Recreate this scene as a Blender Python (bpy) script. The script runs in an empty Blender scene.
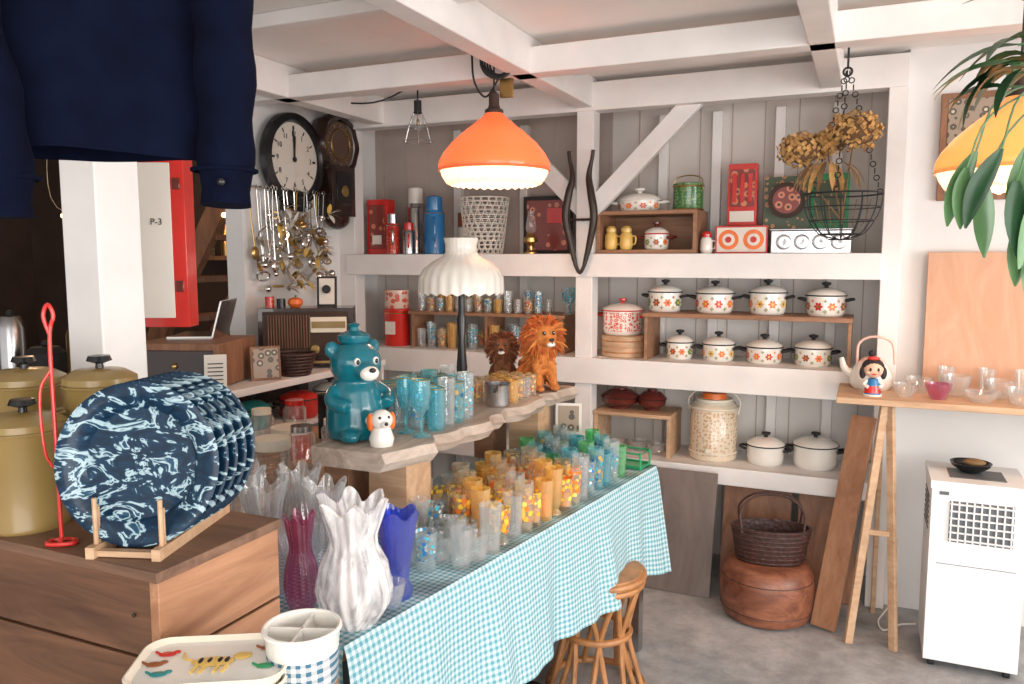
import bpy, bmesh, math, random
from mathutils import Matrix, Vector
random.seed(7)
pi=math.pi; sin=math.sin; cos=math.cos
SC=bpy.context.scene
RX=Matrix.Rotation(pi/2,4,'X'); RY=Matrix.Rotation(pi/2,4,'Y')
def TR(x,y,z): return Matrix.Translation((x,y,z))
def RZ(d): return Matrix.Rotation(math.radians(d),4,'Z')
def ROT(d,a): return Matrix.Rotation(math.radians(d),4,a)
def SCL(x,y,z): return Matrix.Diagonal((x,y,z,1))
# ---------------------------------------------------------------- materials
def newmat(n):
    m=bpy.data.materials.new(n); m.use_nodes=True; nt=m.node_tree
    for k in list(nt.nodes): nt.nodes.remove(k)
    o=nt.nodes.new('ShaderNodeOutputMaterial')
    return m,nt,o
def c4(c): return (c[0],c[1],c[2],1)
def ramp(nt,stops,interp='LINEAR'):
    r=nt.nodes.new('ShaderNodeValToRGB'); r.color_ramp.interpolation=interp
    e=r.color_ramp.elements
    while len(e)<len(stops): e.new(0.5)
    for i,(p,c) in enumerate(stops): e[i].position=p; e[i].color=c4(c)
    return r
def coords(nt,scale=(1,1,1),kind='Object'):
    t=nt.nodes.new('ShaderNodeTexCoord'); mp=nt.nodes.new('ShaderNodeMapping'); mp.inputs['Scale'].default_value=scale
    nt.links.new(t.outputs[kind],mp.inputs['Vector']); return mp.outputs['Vector']
def noise(nt,vec,scale,detail=4,dist=0,rough=.5):
    n=nt.nodes.new('ShaderNodeTexNoise'); n.inputs['Scale'].default_value=scale; n.inputs['Detail'].default_value=detail
    n.inputs['Distortion'].default_value=dist; n.inputs['Roughness'].default_value=rough
    nt.links.new(vec,n.inputs['Vector']); return n
def prin(nt,o,rough=.5,metal=0,coat=0,em=None,ems=0):
    p=nt.nodes.new('ShaderNodeBsdfPrincipled'); p.inputs['Roughness'].default_value=rough; p.inputs['Metallic'].default_value=metal
    p.inputs['Coat Weight'].default_value=coat
    if em: p.inputs['Emission Color'].default_value=c4(em); p.inputs['Emission Strength'].default_value=ems
    nt.links.new(p.outputs[0],o.inputs[0]); return p
def bump(nt,p,h,s=.2,d=.01):
    b=nt.nodes.new('ShaderNodeBump'); b.inputs['Strength'].default_value=s; b.inputs['Distance'].default_value=d
    nt.links.new(h,b.inputs['Height']); nt.links.new(b.outputs[0],p.inputs['Normal'])
def mul(c,k): return tuple(min(1,x*k) for x in c)
def pm(n,c,rough=.5,metal=0,var=.1,scale=12,coat=0,bs=0,em=None,ems=0,spec=.5):
    m,nt,o=newmat(n); p=prin(nt,o,rough,metal,coat,em,ems); p.inputs['Specular IOR Level'].default_value=spec
    no=noise(nt,coords(nt),scale); r=ramp(nt,[(.3,mul(c,1-var)),(.7,mul(c,1+var*.6))])
    nt.links.new(no.outputs['Fac'],r.inputs[0]); nt.links.new(r.outputs[0],p.inputs['Base Color'])
    if bs: bump(nt,p,no.outputs['Fac'],bs)
    return m
def wood(n,c1,c2,axis='X',scale=7,rough=.55,k=.12):
    m,nt,o=newmat(n); p=prin(nt,o,rough)
    s={'X':(k,1,1),'Y':(1,k,1),'Z':(1,1,k)}[axis]
    v=coords(nt,s); no=noise(nt,v,scale*3,6,1.2,.65); r=ramp(nt,[(.3,c1),(.5,tuple((a+b)/2 for a,b in zip(c1,c2))),(.68,c2)])
    nt.links.new(no.outputs['Fac'],r.inputs[0]); nt.links.new(r.outputs[0],p.inputs['Base Color']); bump(nt,p,no.outputs['Fac'],.15,.004)
    return m
def zmask(nt,lo,hi):
    t=nt.nodes.new('ShaderNodeTexCoord'); s=nt.nodes.new('ShaderNodeSeparateXYZ'); nt.links.new(t.outputs['Object'],s.inputs[0])
    a=nt.nodes.new('ShaderNodeMath'); a.operation='GREATER_THAN'; a.inputs[1].default_value=lo; nt.links.new(s.outputs[2],a.inputs[0])
    b=nt.nodes.new('ShaderNodeMath'); b.operation='LESS_THAN'; b.inputs[1].default_value=hi; nt.links.new(s.outputs[2],b.inputs[0])
    c=nt.nodes.new('ShaderNodeMath'); c.operation='MULTIPLY'; nt.links.new(a.outputs[0],c.inputs[0]); nt.links.new(b.outputs[0],c.inputs[1]); return c.outputs[0]
def pat(n,base,c1,c2,scale=28,th=.35,zr=None,rough=.25,c3=None):
    m,nt,o=newmat(n); p=prin(nt,o,rough,0,.4)
    v=nt.nodes.new('ShaderNodeTexVoronoi'); v.inputs['Scale'].default_value=scale; v.inputs['Randomness'].default_value=.6
    nt.links.new(coords(nt),v.inputs['Vector'])
    r=ramp(nt,[(0,c2),(th*.45,c1),(th,c3 or base),(th+.06,base)],'CONSTANT'); nt.links.new(v.outputs['Distance'],r.inputs[0])
    if zr:
        mx=nt.nodes.new('ShaderNodeMixRGB'); mx.inputs[1].default_value=c4(base); nt.links.new(zmask(nt,*zr),mx.inputs[0]); nt.links.new(r.outputs[0],mx.inputs[2]); nt.links.new(mx.outputs[0],p.inputs['Base Color'])
    else: nt.links.new(r.outputs[0],p.inputs['Base Color'])
    return m
def glass(n,c=(.985,.995,.995),deco=None,milk=.07,zr=None,sc=40,th=.4,edge=.85):
    m,nt,o=newmat(n)
    lw=nt.nodes.new('ShaderNodeLayerWeight'); lw.inputs[0].default_value=.3
    ec=nt.nodes.new('ShaderNodeMixRGB'); ec.inputs[1].default_value=c4(c); ec.inputs[2].default_value=c4(tuple(k*edge for k in c)); nt.links.new(lw.outputs['Facing'],ec.inputs[0])
    t=nt.nodes.new('ShaderNodeBsdfTransparent'); nt.links.new(ec.outputs[0],t.inputs[0])
    g=nt.nodes.new('ShaderNodeBsdfGlossy'); g.inputs['Roughness'].default_value=.1; g.inputs[0].default_value=(1,1,1,1)
    d=nt.nodes.new('ShaderNodeBsdfTranslucent'); d.inputs[0].default_value=c4(c)
    dd=nt.nodes.new('ShaderNodeBsdfDiffuse'); dd.inputs[0].default_value=c4(c); dm=nt.nodes.new('ShaderNodeMixShader'); dm.inputs[0].default_value=.6; nt.links.new(d.outputs[0],dm.inputs[1]); nt.links.new(dd.outputs[0],dm.inputs[2])
    nz=noise(nt,coords(nt),35,2); bb=nt.nodes.new('ShaderNodeBump'); bb.inputs['Strength'].default_value=.25; bb.inputs['Distance'].default_value=.006
    nt.links.new(nz.outputs['Fac'],bb.inputs['Height']); nt.links.new(bb.outputs[0],g.inputs['Normal'])
    mr=nt.nodes.new('ShaderNodeMapRange'); mr.inputs[3].default_value=.06; mr.inputs[4].default_value=.5; nt.links.new(lw.outputs['Facing'],mr.inputs[0])
    mk=nt.nodes.new('ShaderNodeMapRange'); mk.inputs[3].default_value=milk; mk.inputs[4].default_value=min(1,milk*2+.2); nt.links.new(lw.outputs['Facing'],mk.inputs[0])
    m1=nt.nodes.new('ShaderNodeMixShader'); nt.links.new(mk.outputs[0],m1.inputs[0]); nt.links.new(t.outputs[0],m1.inputs[1]); nt.links.new(dm.outputs[0],m1.inputs[2])
    m2=nt.nodes.new('ShaderNodeMixShader'); nt.links.new(mr.outputs[0],m2.inputs[0]); nt.links.new(m1.outputs[0],m2.inputs[1]); nt.links.new(g.outputs[0],m2.inputs[2])
    last=m2.outputs[0]
    if deco:
        v=nt.nodes.new('ShaderNodeTexVoronoi'); v.inputs['Scale'].default_value=sc; nt.links.new(coords(nt),v.inputs['Vector'])
        lt=nt.nodes.new('ShaderNodeMath'); lt.operation='LESS_THAN'; lt.inputs[1].default_value=th; nt.links.new(v.outputs['Distance'],lt.inputs[0])
        rr=ramp(nt,[(i/len(deco),cc) for i,cc in enumerate(deco)],'CONSTANT')
        sp=nt.nodes.new('ShaderNodeSeparateXYZ'); nt.links.new(v.outputs['Color'],sp.inputs[0]); nt.links.new(sp.outputs[0],rr.inputs[0])
        d2=nt.nodes.new('ShaderNodeBsdfPrincipled'); d2.inputs['Roughness'].default_value=.3; nt.links.new(rr.outputs[0],d2.inputs['Base Color'])
        f=lt.outputs[0]
        if zr:
            q=nt.nodes.new('ShaderNodeMath'); q.operation='MULTIPLY'; nt.links.new(f,q.inputs[0]); nt.links.new(zmask(nt,*zr),q.inputs[1]); f=q.outputs[0]
        m3=nt.nodes.new('ShaderNodeMixShader'); nt.links.new(f,m3.inputs[0]); nt.links.new(last,m3.inputs[1]); nt.links.new(d2.outputs[0],m3.inputs[2]); last=m3.outputs[0]
    nt.links.new(last,o.inputs[0]); return m
def shade_mat(n,c,em,ems,tl=.12):
    m,nt,o=newmat(n)
    p=nt.nodes.new('ShaderNodeBsdfPrincipled'); p.inputs['Roughness'].default_value=.2; p.inputs['Base Color'].default_value=c4(c)
    p.inputs['Emission Color'].default_value=c4(em); p.inputs['Emission Strength'].default_value=ems
    t=nt.nodes.new('ShaderNodeBsdfTranslucent'); t.inputs[0].default_value=c4(c)
    x=nt.nodes.new('ShaderNodeMixShader'); x.inputs[0].default_value=tl; nt.links.new(p.outputs[0],x.inputs[1]); nt.links.new(t.outputs[0],x.inputs[2]); nt.links.new(x.outputs[0],o.inputs[0]); return m
WHITE=pm('painted_white_wood',(.82,.79,.765),.55,var=.08,scale=5,bs=.08)
WALLW=pm('white_plaster',(.77,.755,.74),.8,var=.05,scale=3)
CEIL=pm('ceiling_white',(.86,.825,.79),.8,var=.06,scale=2)
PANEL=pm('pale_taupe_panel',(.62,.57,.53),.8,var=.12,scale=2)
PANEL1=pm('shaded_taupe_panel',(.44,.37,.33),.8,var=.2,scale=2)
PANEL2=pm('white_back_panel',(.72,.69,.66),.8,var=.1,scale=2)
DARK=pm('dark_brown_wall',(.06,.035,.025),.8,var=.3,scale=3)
WOODM=wood('chest_wood',(.07,.03,.016),(.2,.095,.05),'X',5)  # chest front: dimmer light on this face is put into the wood colour
WOODT=wood('chest_top_wood',(.1,.05,.03),(.24,.13,.08),'X',5)
WOODY=wood('chest_wood_lit_side',(.26,.11,.055),(.5,.26,.14),'Y',5)  # lighter copy for the chest's right face, light from the right painted in
LIGHTW=wood('light_wood',(.42,.25,.14),(.64,.43,.27),'X',6)
PLY=wood('plywood',(.5,.27,.16),(.64,.38,.25),'Z',3,k=.25)
SLABW=wood('live_edge_slab',(.3,.22,.17),(.66,.56,.47),'Y',4)
BRW=wood('brown_wood',(.16,.07,.035),(.34,.16,.085),'Z',6)
BRX=wood('brown_wood_x',(.23,.11,.055),(.4,.21,.12),'X',6)
STOOLW=wood('reddish_log',(.1,.028,.014),(.34,.13,.07),'X',5,.4,k=.25)
GREYP=wood('grey_panel',(.13,.1,.085),(.2,.16,.14),'Z',4)
BLK=pm('black_gloss',(.012,.012,.014),.25,var=.2)
BLKM=pm('black_matte',(.02,.02,.022),.7,var=.2)
ENW=pm('white_enamel',(.82,.79,.73),.2,coat=.5,var=.03)
CREAM=pm('cream_plastic',(.8,.73,.6),.4,var=.04)
ACW=pm('ac_white_plastic',(.86,.86,.86),.35,var=.02)
ACG=pm('ac_grey',(.12,.13,.14),.5)
RED=pm('red_gloss',(.6,.025,.018),.25,coat=.4,var=.12)
REDD=pm('lacquer_dark_red',(.13,.02,.015),.2,coat=.6)
ORG=pm('orange_plastic',(.85,.18,.03),.35)
YEL=pm('mustard_enamel',(.3,.2,.065),.35,coat=.2,var=.1)
YEL2=pm('butter_yellow',(.75,.5,.13),.35,coat=.3)
BRP=pm('brown_print',(.3,.09,.03),.3); GRP=pm('green_print',(.12,.22,.05),.3)
TEAL=pm('teal_plastic',(.004,.15,.2),.2,coat=.4,var=.12)
BLUE=pm('blue_enamel',(.02,.17,.4),.25,coat=.4)
NAVY=pm('navy_cloth',(.003,.0045,.015),1,var=.3,scale=20,bs=.2,spec=.08)
GREEN=pm('green_plastic',(.03,.3,.12),.3)
DGREEN=pm('leaf_green',(.03,.1,.04),.35,var=.4,scale=6)
LGREEN=pm('leaf_light',(.12,.26,.1),.35,var=.3,scale=6)
STEEL=pm('steel',(.55,.55,.56),.25,1,var=.05)
SILV=pm('silver_foil',(.78,.75,.71),.15,1,var=.1)
BRASS=pm('brass',(.6,.4,.15),.3,1)
GOLDM=pm('gold_print',(.55,.35,.1),.35,.6)
RATT=pm('rattan',(.45,.2,.07),.45,var=.3,scale=20)
WICK=pm('dark_wicker',(.06,.025,.02),.45,var=.4,scale=60,bs=.5)
DRY=pm('dried_hydrangea',(.62,.36,.13),.9,var=.35,scale=30)
DRYD=pm('dried_leaf',(.22,.13,.06),.9,var=.3)
PAPER=pm('paper',(.78,.73,.65),.8,var=.03)
PINK=pm('pink_enamel',(.8,.5,.42),.3)
SKIN=pm('doll_skin',(.8,.5,.36),.4)
FUR=pm('lion_fur',(.6,.2,.045),.95,var=.3,scale=60,bs=.5)
MANE=pm('lion_mane',(.45,.1,.02),.95,var=.4,scale=40,bs=.5)
GL=glass('clear_glass'); GLT=glass('tinted_blue_glass',(.5,.88,.94),milk=.12); GLP=glass('purple_glass',(.85,.4,.58),milk=.12)
GLB=glass('cobalt_glass',(.2,.3,.9),milk=.15); GLG=glass('green_glass',(.5,.9,.6),milk=.15)
GLY=glass('yellow_glass',(1,.8,.38),milk=.25); GLOT=glass('orange_tint',(1,.56,.08),milk=.7)
GLO=glass('orange_print_glass',(.99,.95,.86),[(.9,.2,.02),(.95,.6,.04),(.95,.7,.12),(.9,.42,.03)],.08,(.03,.11),62,.5)
GLBL=glass('blue_print_glass',(.94,.98,.99),[(.02,.2,.5),(.05,.5,.62),(.75,.8,.8),(.02,.38,.45)],.08,(.03,.11),70,.36)
GLTL=glass('teal_print_glass',(.66,.93,.96),[(.01,.12,.25),(.5,.35,.1),(.03,.4,.48)],.1,(.03,.12),55,.42)
GLA=glass('amber_print_glass',(.98,.93,.82),[(.6,.3,.08),(.75,.5,.1),(.6,.1,.05)],.1,(.015,.075),70,.4)
MILKM,_nt,_o=newmat('marbled_milk_glass'); _n=noise(_nt,coords(_nt,(1,1,.3)),18,3,2)
_r=ramp(_nt,[(.38,(0,0,0)),(.6,(1,1,1))]); _nt.links.new(_n.outputs['Fac'],_r.inputs[0])
_p=_nt.nodes.new('ShaderNodeBsdfPrincipled'); _p.inputs['Base Color'].default_value=(.9,.88,.87,1); _p.inputs['Roughness'].default_value=.1; _p.inputs['Coat Weight'].default_value=.5
_t=_nt.nodes.new('ShaderNodeBsdfTransparent'); _t.inputs[0].default_value=(.95,.95,.97,1); _x=_nt.nodes.new('ShaderNodeMixShader'); _mr=_nt.nodes.new('ShaderNodeMapRange'); _mr.inputs[3].default_value=.28; _mr.inputs[4].default_value=.85
_nt.links.new(_r.outputs[0],_mr.inputs[0]); _nt.links.new(_mr.outputs[0],_x.inputs[0]); _nt.links.new(_t.outputs[0],_x.inputs[1]); _nt.links.new(_p.outputs[0],_x.inputs[2]); _nt.links.new(_x.outputs[0],_o.inputs[0])
SWIRL,_nt,_o=newmat('blue_swirl_enamel'); _p=prin(_nt,_o,.3,0,.1); _p.inputs['Specular IOR Level'].default_value=.25; _n=noise(_nt,coords(_nt,(1,1,1.7)),17,3,2.2,.55)
_r=ramp(_nt,[(.0,(.002,.009,.022)),(.40,(.003,.017,.04)),(.53,(.005,.034,.075)),(.555,(.3,.44,.5)),(.605,(.42,.54,.58)),(.635,(.015,.07,.13)),(.8,(.004,.024,.05))]); _nt.links.new(_n.outputs['Fac'],_r.inputs[0]); _nt.links.new(_r.outputs[0],_p.inputs['Base Color'])
P_LAT=pat('red_lattice',(.8,.72,.65),(.7,.08,.04),(.8,.7,.65),60,.45,(.02,.11))
P_GRN=pat('green_pattern',(.04,.16,.05),(.2,.32,.1),(.02,.1,.04),70,.4)
P_JUG=pat('jug_pattern',(.7,.6,.46),(.5,.33,.18),(.74,.62,.5),62,.4,(.03,.24))
P_CAN=pat('red_can_print',(.55,.035,.02),(.7,.35,.15),(.1,.15,.1),60,.25)
P_PIC=pat('red_picture',(.22,.03,.02),(.6,.2,.1),(.03,.02,.02),22,.35,None,.4)
P_LP=pat('green_picture',(.07,.1,.06),(.45,.25,.1),(.5,.1,.05),30,.35,None,.4)
P_MAG=pat('magazine_print',(.7,.5,.4),(.65,.08,.05),(.15,.3,.2),30,.4,None,.4)
P_SCENE=pat('photo_print',(.35,.27,.2),(.1,.08,.06),(.6,.55,.42),30,.4,None,.4)
# floor
FLOOR,nt,o=newmat('concrete_floor'); p=prin(nt,o,.6); v=coords(nt); n1=noise(nt,v,1.6,8,.6,.65); n2=noise(nt,v,14,6,.2,.7)
r1=ramp(nt,[(.32,(.26,.26,.26)),(.5,(.4,.4,.4)),(.7,(.54,.535,.53))]); r2=ramp(nt,[(.35,(.7,.7,.7)),(.65,(1,1,1))])
nt.links.new(n1.outputs['Fac'],r1.inputs[0]); nt.links.new(n2.outputs['Fac'],r2.inputs[0])
mx=nt.nodes.new('ShaderNodeMixRGB'); mx.blend_type='MULTIPLY'; mx.inputs[0].default_value=1; nt.links.new(r1.outputs[0],mx.inputs[1]); nt.links.new(r2.outputs[0],mx.inputs[2]); nt.links.new(mx.outputs[0],p.inputs['Base Color']); bump(nt,p,n2.outputs['Fac'],.2,.005)
# gingham
def gingham(n,ca,cw,per,kind='UV'):
    m,nt,o=newmat(n); p=prin(nt,o,.85)
    t=nt.nodes.new('ShaderNodeTexCoord'); s=nt.nodes.new('ShaderNodeSeparateXYZ'); nt.links.new(t.outputs[kind],s.inputs[0])
    outs=[]
    for i in (0,1 if kind=='UV' else 2):
        a=nt.nodes.new('ShaderNodeMath'); a.operation='MULTIPLY'; a.inputs[1].default_value=1/per; nt.links.new(s.outputs[i],a.inputs[0])
        b=nt.nodes.new('ShaderNodeMath'); b.operation='FRACT'; nt.links.new(a.outputs[0],b.inputs[0])
        c=nt.nodes.new('ShaderNodeMath'); c.operation='GREATER_THAN'; c.inputs[1].default_value=.5; nt.links.new(b.outputs[0],c.inputs[0]); outs.append(c.outputs[0])
    ad=nt.nodes.new('ShaderNodeMath'); ad.operation='ADD'; nt.links.new(outs[0],ad.inputs[0]); nt.links.new(outs[1],ad.inputs[1])
    dv=nt.nodes.new('ShaderNodeMath'); dv.operation='MULTIPLY'; dv.inputs[1].default_value=.5; nt.links.new(ad.outputs[0],dv.inputs[0])
    mx=nt.nodes.new('ShaderNodeMixRGB'); mx.inputs[1].default_value=c4(cw); mx.inputs[2].default_value=c4(ca); nt.links.new(dv.outputs[0],mx.inputs[0]); nt.links.new(mx.outputs[0],p.inputs['Base Color']); return m
GING=gingham('teal_gingham',(.1,.33,.4),(.58,.7,.73),.0165)
GINGO=gingham('gingham_print',(.04,.14,.22),(.75,.72,.68),.014,'Object')
SH_OR=shade_mat('orange_lampshade_glass',(.78,.17,.06),(1,.22,.08),.34)
SH_RIB=shade_mat('ribbed_cream_glass',(.95,.78,.6),(1,.75,.5),.8,.25)
SH_YE=shade_mat('amber_lampshade_glass',(.8,.35,.1),(1,.4,.12),.42)
SH_WH=shade_mat('milk_glass_shade',(.82,.79,.72),(1,.95,.85),.02)
BULB=pm('warm_bulb',(1,.8,.5),.3,em=(1,.6,.25),ems=8)
# ---------------------------------------------------------------- builder
def cat(pts,n=6,closed=False):
    P=[Vector(p) for p in pts]; L=len(P); out=[]
    rng=range(L) if closed else range(L-1)
    for i in rng:
        p0=P[(i-1)%L] if closed or i>0 else P[0]*2-P[1]; p1=P[i]; p2=P[(i+1)%L]; p3=P[(i+2)%L] if closed or i+2<L else P[-1]*2-P[-2]
        for k in range(n):
            t=k/n; out.append(.5*((2*p1)+(p2-p0)*t+(2*p0-5*p1+4*p2-p3)*t*t+(3*p1-p0-3*p2+p3)*t**3))
    if not closed: out.append(P[-1])
    return out
class B:
    def __init__(s,name): s.n=name; s.v=[]; s.f=[]; s.m=[]; s.mats=[]; s.T=Matrix.Identity(4)
    def add(s,vs,fs,mat,M=None):
        if mat not in s.mats: s.mats.append(mat)
        mi=s.mats.index(mat); b=len(s.v); X=s.T@M if M is not None else s.T
        s.v+= [X@Vector(v) for v in vs]; s.f+=[tuple(b+i for i in f) for f in fs]; s.m+=[mi]*len(fs)
    def box(s,c,d,mat,M=None):
        x,y,z=[k/2 for k in d]; vs=[(c[0]+a*x,c[1]+b*y,c[2]+e*z) for a in(-1,1) for b in(-1,1) for e in(-1,1)]
        s.add(vs,[(0,1,3,2),(4,6,7,5),(0,4,5,1),(2,3,7,6),(0,2,6,4),(1,5,7,3)],mat,M)
    def lathe(s,prof,mat,c=(0,0,0),seg=28,M=None,f=None,zf=None):
        vs=[];fs=[];n=len(prof)
        for r,z in prof:
            for k in range(seg):
                a=2*pi*k/seg; q=r*(f(a,z) if f else 1); vs.append((q*cos(a),q*sin(a),z+(zf(a,z) if zf else 0)))
        for i in range(n-1):
            for k in range(seg):
                k2=(k+1)%seg; fs.append((i*seg+k,i*seg+k2,(i+1)*seg+k2,(i+1)*seg+k))
        s.add(vs,fs,mat,TR(*c)@M if M is not None else TR(*c))
    def cyl(s,c,r,h,mat,M=None,seg=24,r2=None):
        r2=r if r2 is None else r2
        s.lathe([(0.0001,0),(r,0),(r2,h),(0.0001,h)],mat,c,seg,M)
    def tube(s,pts,r,mat,seg=8,closed=False,M=None,flat=1):
        P=[Vector(p) for p in pts]; L=len(P); vs=[];fs=[]
        up=Vector((0,0,1)); prev=None
        for i in range(L):
            a=P[(i-1)%L] if closed or i>0 else P[i]; b=P[(i+1)%L] if closed or i<L-1 else P[i]
            t=(b-a); t=t.normalized() if t.length>1e-9 else Vector((0,0,1))
            if prev is None:
                ref=up if abs(t.z)<.9 else Vector((1,0,0)); u=t.cross(ref).normalized()
            else:
                u=prev-t*prev.dot(t); u=u.normalized() if u.length>1e-6 else t.orthogonal().normalized()
            prev=u; w=t.cross(u); rr=r[i] if isinstance(r,(list,tuple)) else r
            for k in range(seg):
                q=2*pi*k/seg; vs.append(P[i]+u*rr*cos(q)+w*rr*flat*sin(q))
        R=range(L) if closed else range(L-1)
        for i in R:
            j=(i+1)%L
            for k in range(seg):
                k2=(k+1)%seg; fs.append((i*seg+k,i*seg+k2,j*seg+k2,j*seg+k))
        if not closed: fs.append(tuple(range(seg))[::-1]); fs.append(tuple((L-1)*seg+k for k in range(seg)))
        s.add(vs,fs,mat,M)
    def ring(s,c,r,rt,mat,M=None,n=32,seg=8):
        X=TR(*c)@(M if M is not None else Matrix.Identity(4))
        s.tube([(r*cos(2*pi*k/n),r*sin(2*pi*k/n),0) for k in range(n)],rt,mat,seg,True,X)
    def ell(s,c,r,mat,M=None,seg=18,rings=10):
        if not isinstance(r,(tuple,list)): r=(r,r,r)
        X=TR(*c)@(M if M is not None else Matrix.Identity(4))@SCL(*r)
        vs=[];fs=[]
        for i in range(rings+1):
            q=max(.0001,sin(pi*i/rings)); z=-cos(pi*i/rings)
            for k in range(seg): vs.append((q*cos(2*pi*k/seg),q*sin(2*pi*k/seg),z))
        for i in range(rings):
            for k in range(seg):
                k2=(k+1)%seg; fs.append((i*seg+k,i*seg+k2,(i+1)*seg+k2,(i+1)*seg+k))
        s.add(vs,fs,mat,X)
    def leaf(s,p,d,L,w,droop,mat,n=8,side=None):
        p=Vector(p); d=Vector(d).normalized(); sd=(side or d.cross(Vector((0,0,1)))).normalized(); vs=[];fs=[]
        pos=p.copy(); dd=d.copy()
        for i in range(n+1):
            t=i/n; ww=w*sin(pi*min(1,t*.93+.05))**.8*(1-.25*t); nn=sd.cross(dd).normalized()
            vs+= [pos-sd*ww+nn*ww*.25,pos,pos+sd*ww+nn*ww*.25]
            dd=(dd+Vector((0,0,-droop/n))).normalized(); pos=pos+dd*L/n
        for i in range(n): fs+=[(3*i,3*i+1,3*i+4,3*i+3),(3*i+1,3*i+2,3*i+5,3*i+4)]
        s.add(vs,fs,mat)
    def flowers(s,r,z,n,size,cols,a0=0,petals=6):
        for k in range(n):
            a=a0+2*pi*k/n; c1,c2=cols[k%len(cols)]; M=Matrix.Rotation(a,4,'Z')@TR(r,0,z)
            for j in range(petals):
                q=2*pi*j/petals; s.ell((0,size*.62*cos(q),size*.62*sin(q)),(.0022,size*.42,size*.3),c1,Matrix.Identity(4),8,5) if False else s.add(*disc(size*.42,size*.3,8),c1,M@TR(.0014,size*.62*cos(q),size*.62*sin(q))@Matrix.Rotation(q,4,'X'))
            s.add(*disc(size*.3,size*.3,8),c2,M@TR(.0022,0,0))
    def done(s,loc=(0,0,0),rot=0,bev=0,remesh=0,parent=None,ang=42,nrm=True):
        me=bpy.data.meshes.new(s.n); me.from_pydata([tuple(v) for v in s.v],[],s.f)
        for m in s.mats: me.materials.append(m)
        me.polygons.foreach_set('material_index',s.m); me.update()
        bm=bmesh.new(); bm.from_mesh(me)
        bmesh.ops.remove_doubles(bm,verts=bm.verts,dist=.00015)
        if nrm: bmesh.ops.recalc_face_normals(bm,faces=bm.faces)
        bm.to_mesh(me); bm.free()
        for p in me.polygons: p.use_smooth=True
        me.set_sharp_from_angle(angle=math.radians(ang))
        ob=bpy.data.objects.new(s.n,me); SC.collection.objects.link(ob); ob.location=loc; ob.rotation_euler=(0,0,math.radians(rot))
        if remesh:
            q=ob.modifiers.new('r','REMESH'); q.mode='VOXEL'; q.voxel_size=remesh; q.use_smooth_shade=True
            q=ob.modifiers.new('sm','SMOOTH'); q.iterations=4
        if bev: q=ob.modifiers.new('b','BEVEL'); q.width=bev; q.segments=2; q.limit_method='ANGLE'; q.angle_limit=math.radians(50)
        if parent: ob.parent=parent
        return ob
def disc(ry,rz,n):  # thin raised lens in the YZ plane, facing +X
    vs=[(0,ry*cos(2*pi*k/n),rz*sin(2*pi*k/n)) for k in range(n)]+[(.0012,0,0)]; return vs,[(k,(k+1)%n,n) for k in range(n)]
def simple(name,lo,hi,mat,bev=0):
    b=B(name); c=[(a+e)/2 for a,e in zip(lo,hi)]; b.box((0,0,0),[e-a for a,e in zip(lo,hi)],mat); return b.done(c,bev=bev)
def text(body,size,loc,rot,mat,parent,name='lettering'):
    cu=bpy.data.curves.new(name,'FONT'); cu.body=body; cu.size=size; cu.align_x='CENTER'; cu.align_y='CENTER'; cu.extrude=.0004
    cu.materials.append(mat); o=bpy.data.objects.new(name,cu); SC.collection.objects.link(o); o.location=loc; o.rotation_euler=rot; o.parent=parent; return o
def empty(name,loc,rot=0,k=1):
    r=bpy.data.objects.new(name,None); SC.collection.objects.link(r); r.location=loc; r.rotation_euler=(0,0,math.radians(rot)); r.scale=(k,k,k); return r
# ---------------------------------------------------------------- room
simple('floor',(-6.5,-2,-.1),(3.2,4.6,0),FLOOR)
simple('ceiling',(-6.5,-2,2.34),(3.2,4.6,2.42),CEIL)
simple('wall_back',(.12,3.7,0),(3.2,4.05,2.34),WALLW)
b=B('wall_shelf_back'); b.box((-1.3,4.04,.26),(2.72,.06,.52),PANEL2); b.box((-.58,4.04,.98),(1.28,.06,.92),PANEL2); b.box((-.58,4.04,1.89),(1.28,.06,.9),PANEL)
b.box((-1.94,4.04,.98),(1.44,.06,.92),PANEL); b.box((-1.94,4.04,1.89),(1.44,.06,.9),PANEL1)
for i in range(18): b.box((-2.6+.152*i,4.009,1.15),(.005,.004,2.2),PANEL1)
b.done()
simple('wall_left',(-2.76,2.9,0),(-2.66,4.05,2.34),WALLW)
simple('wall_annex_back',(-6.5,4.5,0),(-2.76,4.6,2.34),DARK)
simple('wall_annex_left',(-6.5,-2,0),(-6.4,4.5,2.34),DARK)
b=B('wall_right'); 
for lo,hi in (((3.1,-2,0),(3.2,-.2,2.34)),((3.1,2.6,0),(3.2,3.7,2.34)),((3.1,-.2,0),(3.2,2.6,.7)),((3.1,-.2,2.15),(3.2,2.6,2.34))):
    b.box([(a+e)/2 for a,e in zip(lo,hi)],[e-a for a,e in zip(lo,hi)],WALLW)
b.done()
b=B('window_1'); 
for y in (-.18,.75,1.65,2.58): b.box((3.12,y,1.42),(.05,.05,1.44),WHITE)
for z in (.72,2.12): b.box((3.12,1.2,z),(.05,2.8,.05),WHITE)
b.done()
# ceiling timbers
b=B('trim_ceiling_beams')
b.box((.2,2.93,2.25),(5.72,.09,.1),WHITE)
for x in (-2.4,-1.25,-.17,.95,2.05): b.box((x,1.0,2.27),(.085,5.4,.14),WHITE)
for y in (2.27,3.35,1.5,.6): b.box((.2,y,2.315),(5.72,.05,.05),WHITE)
b.done(bev=.004)
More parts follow.
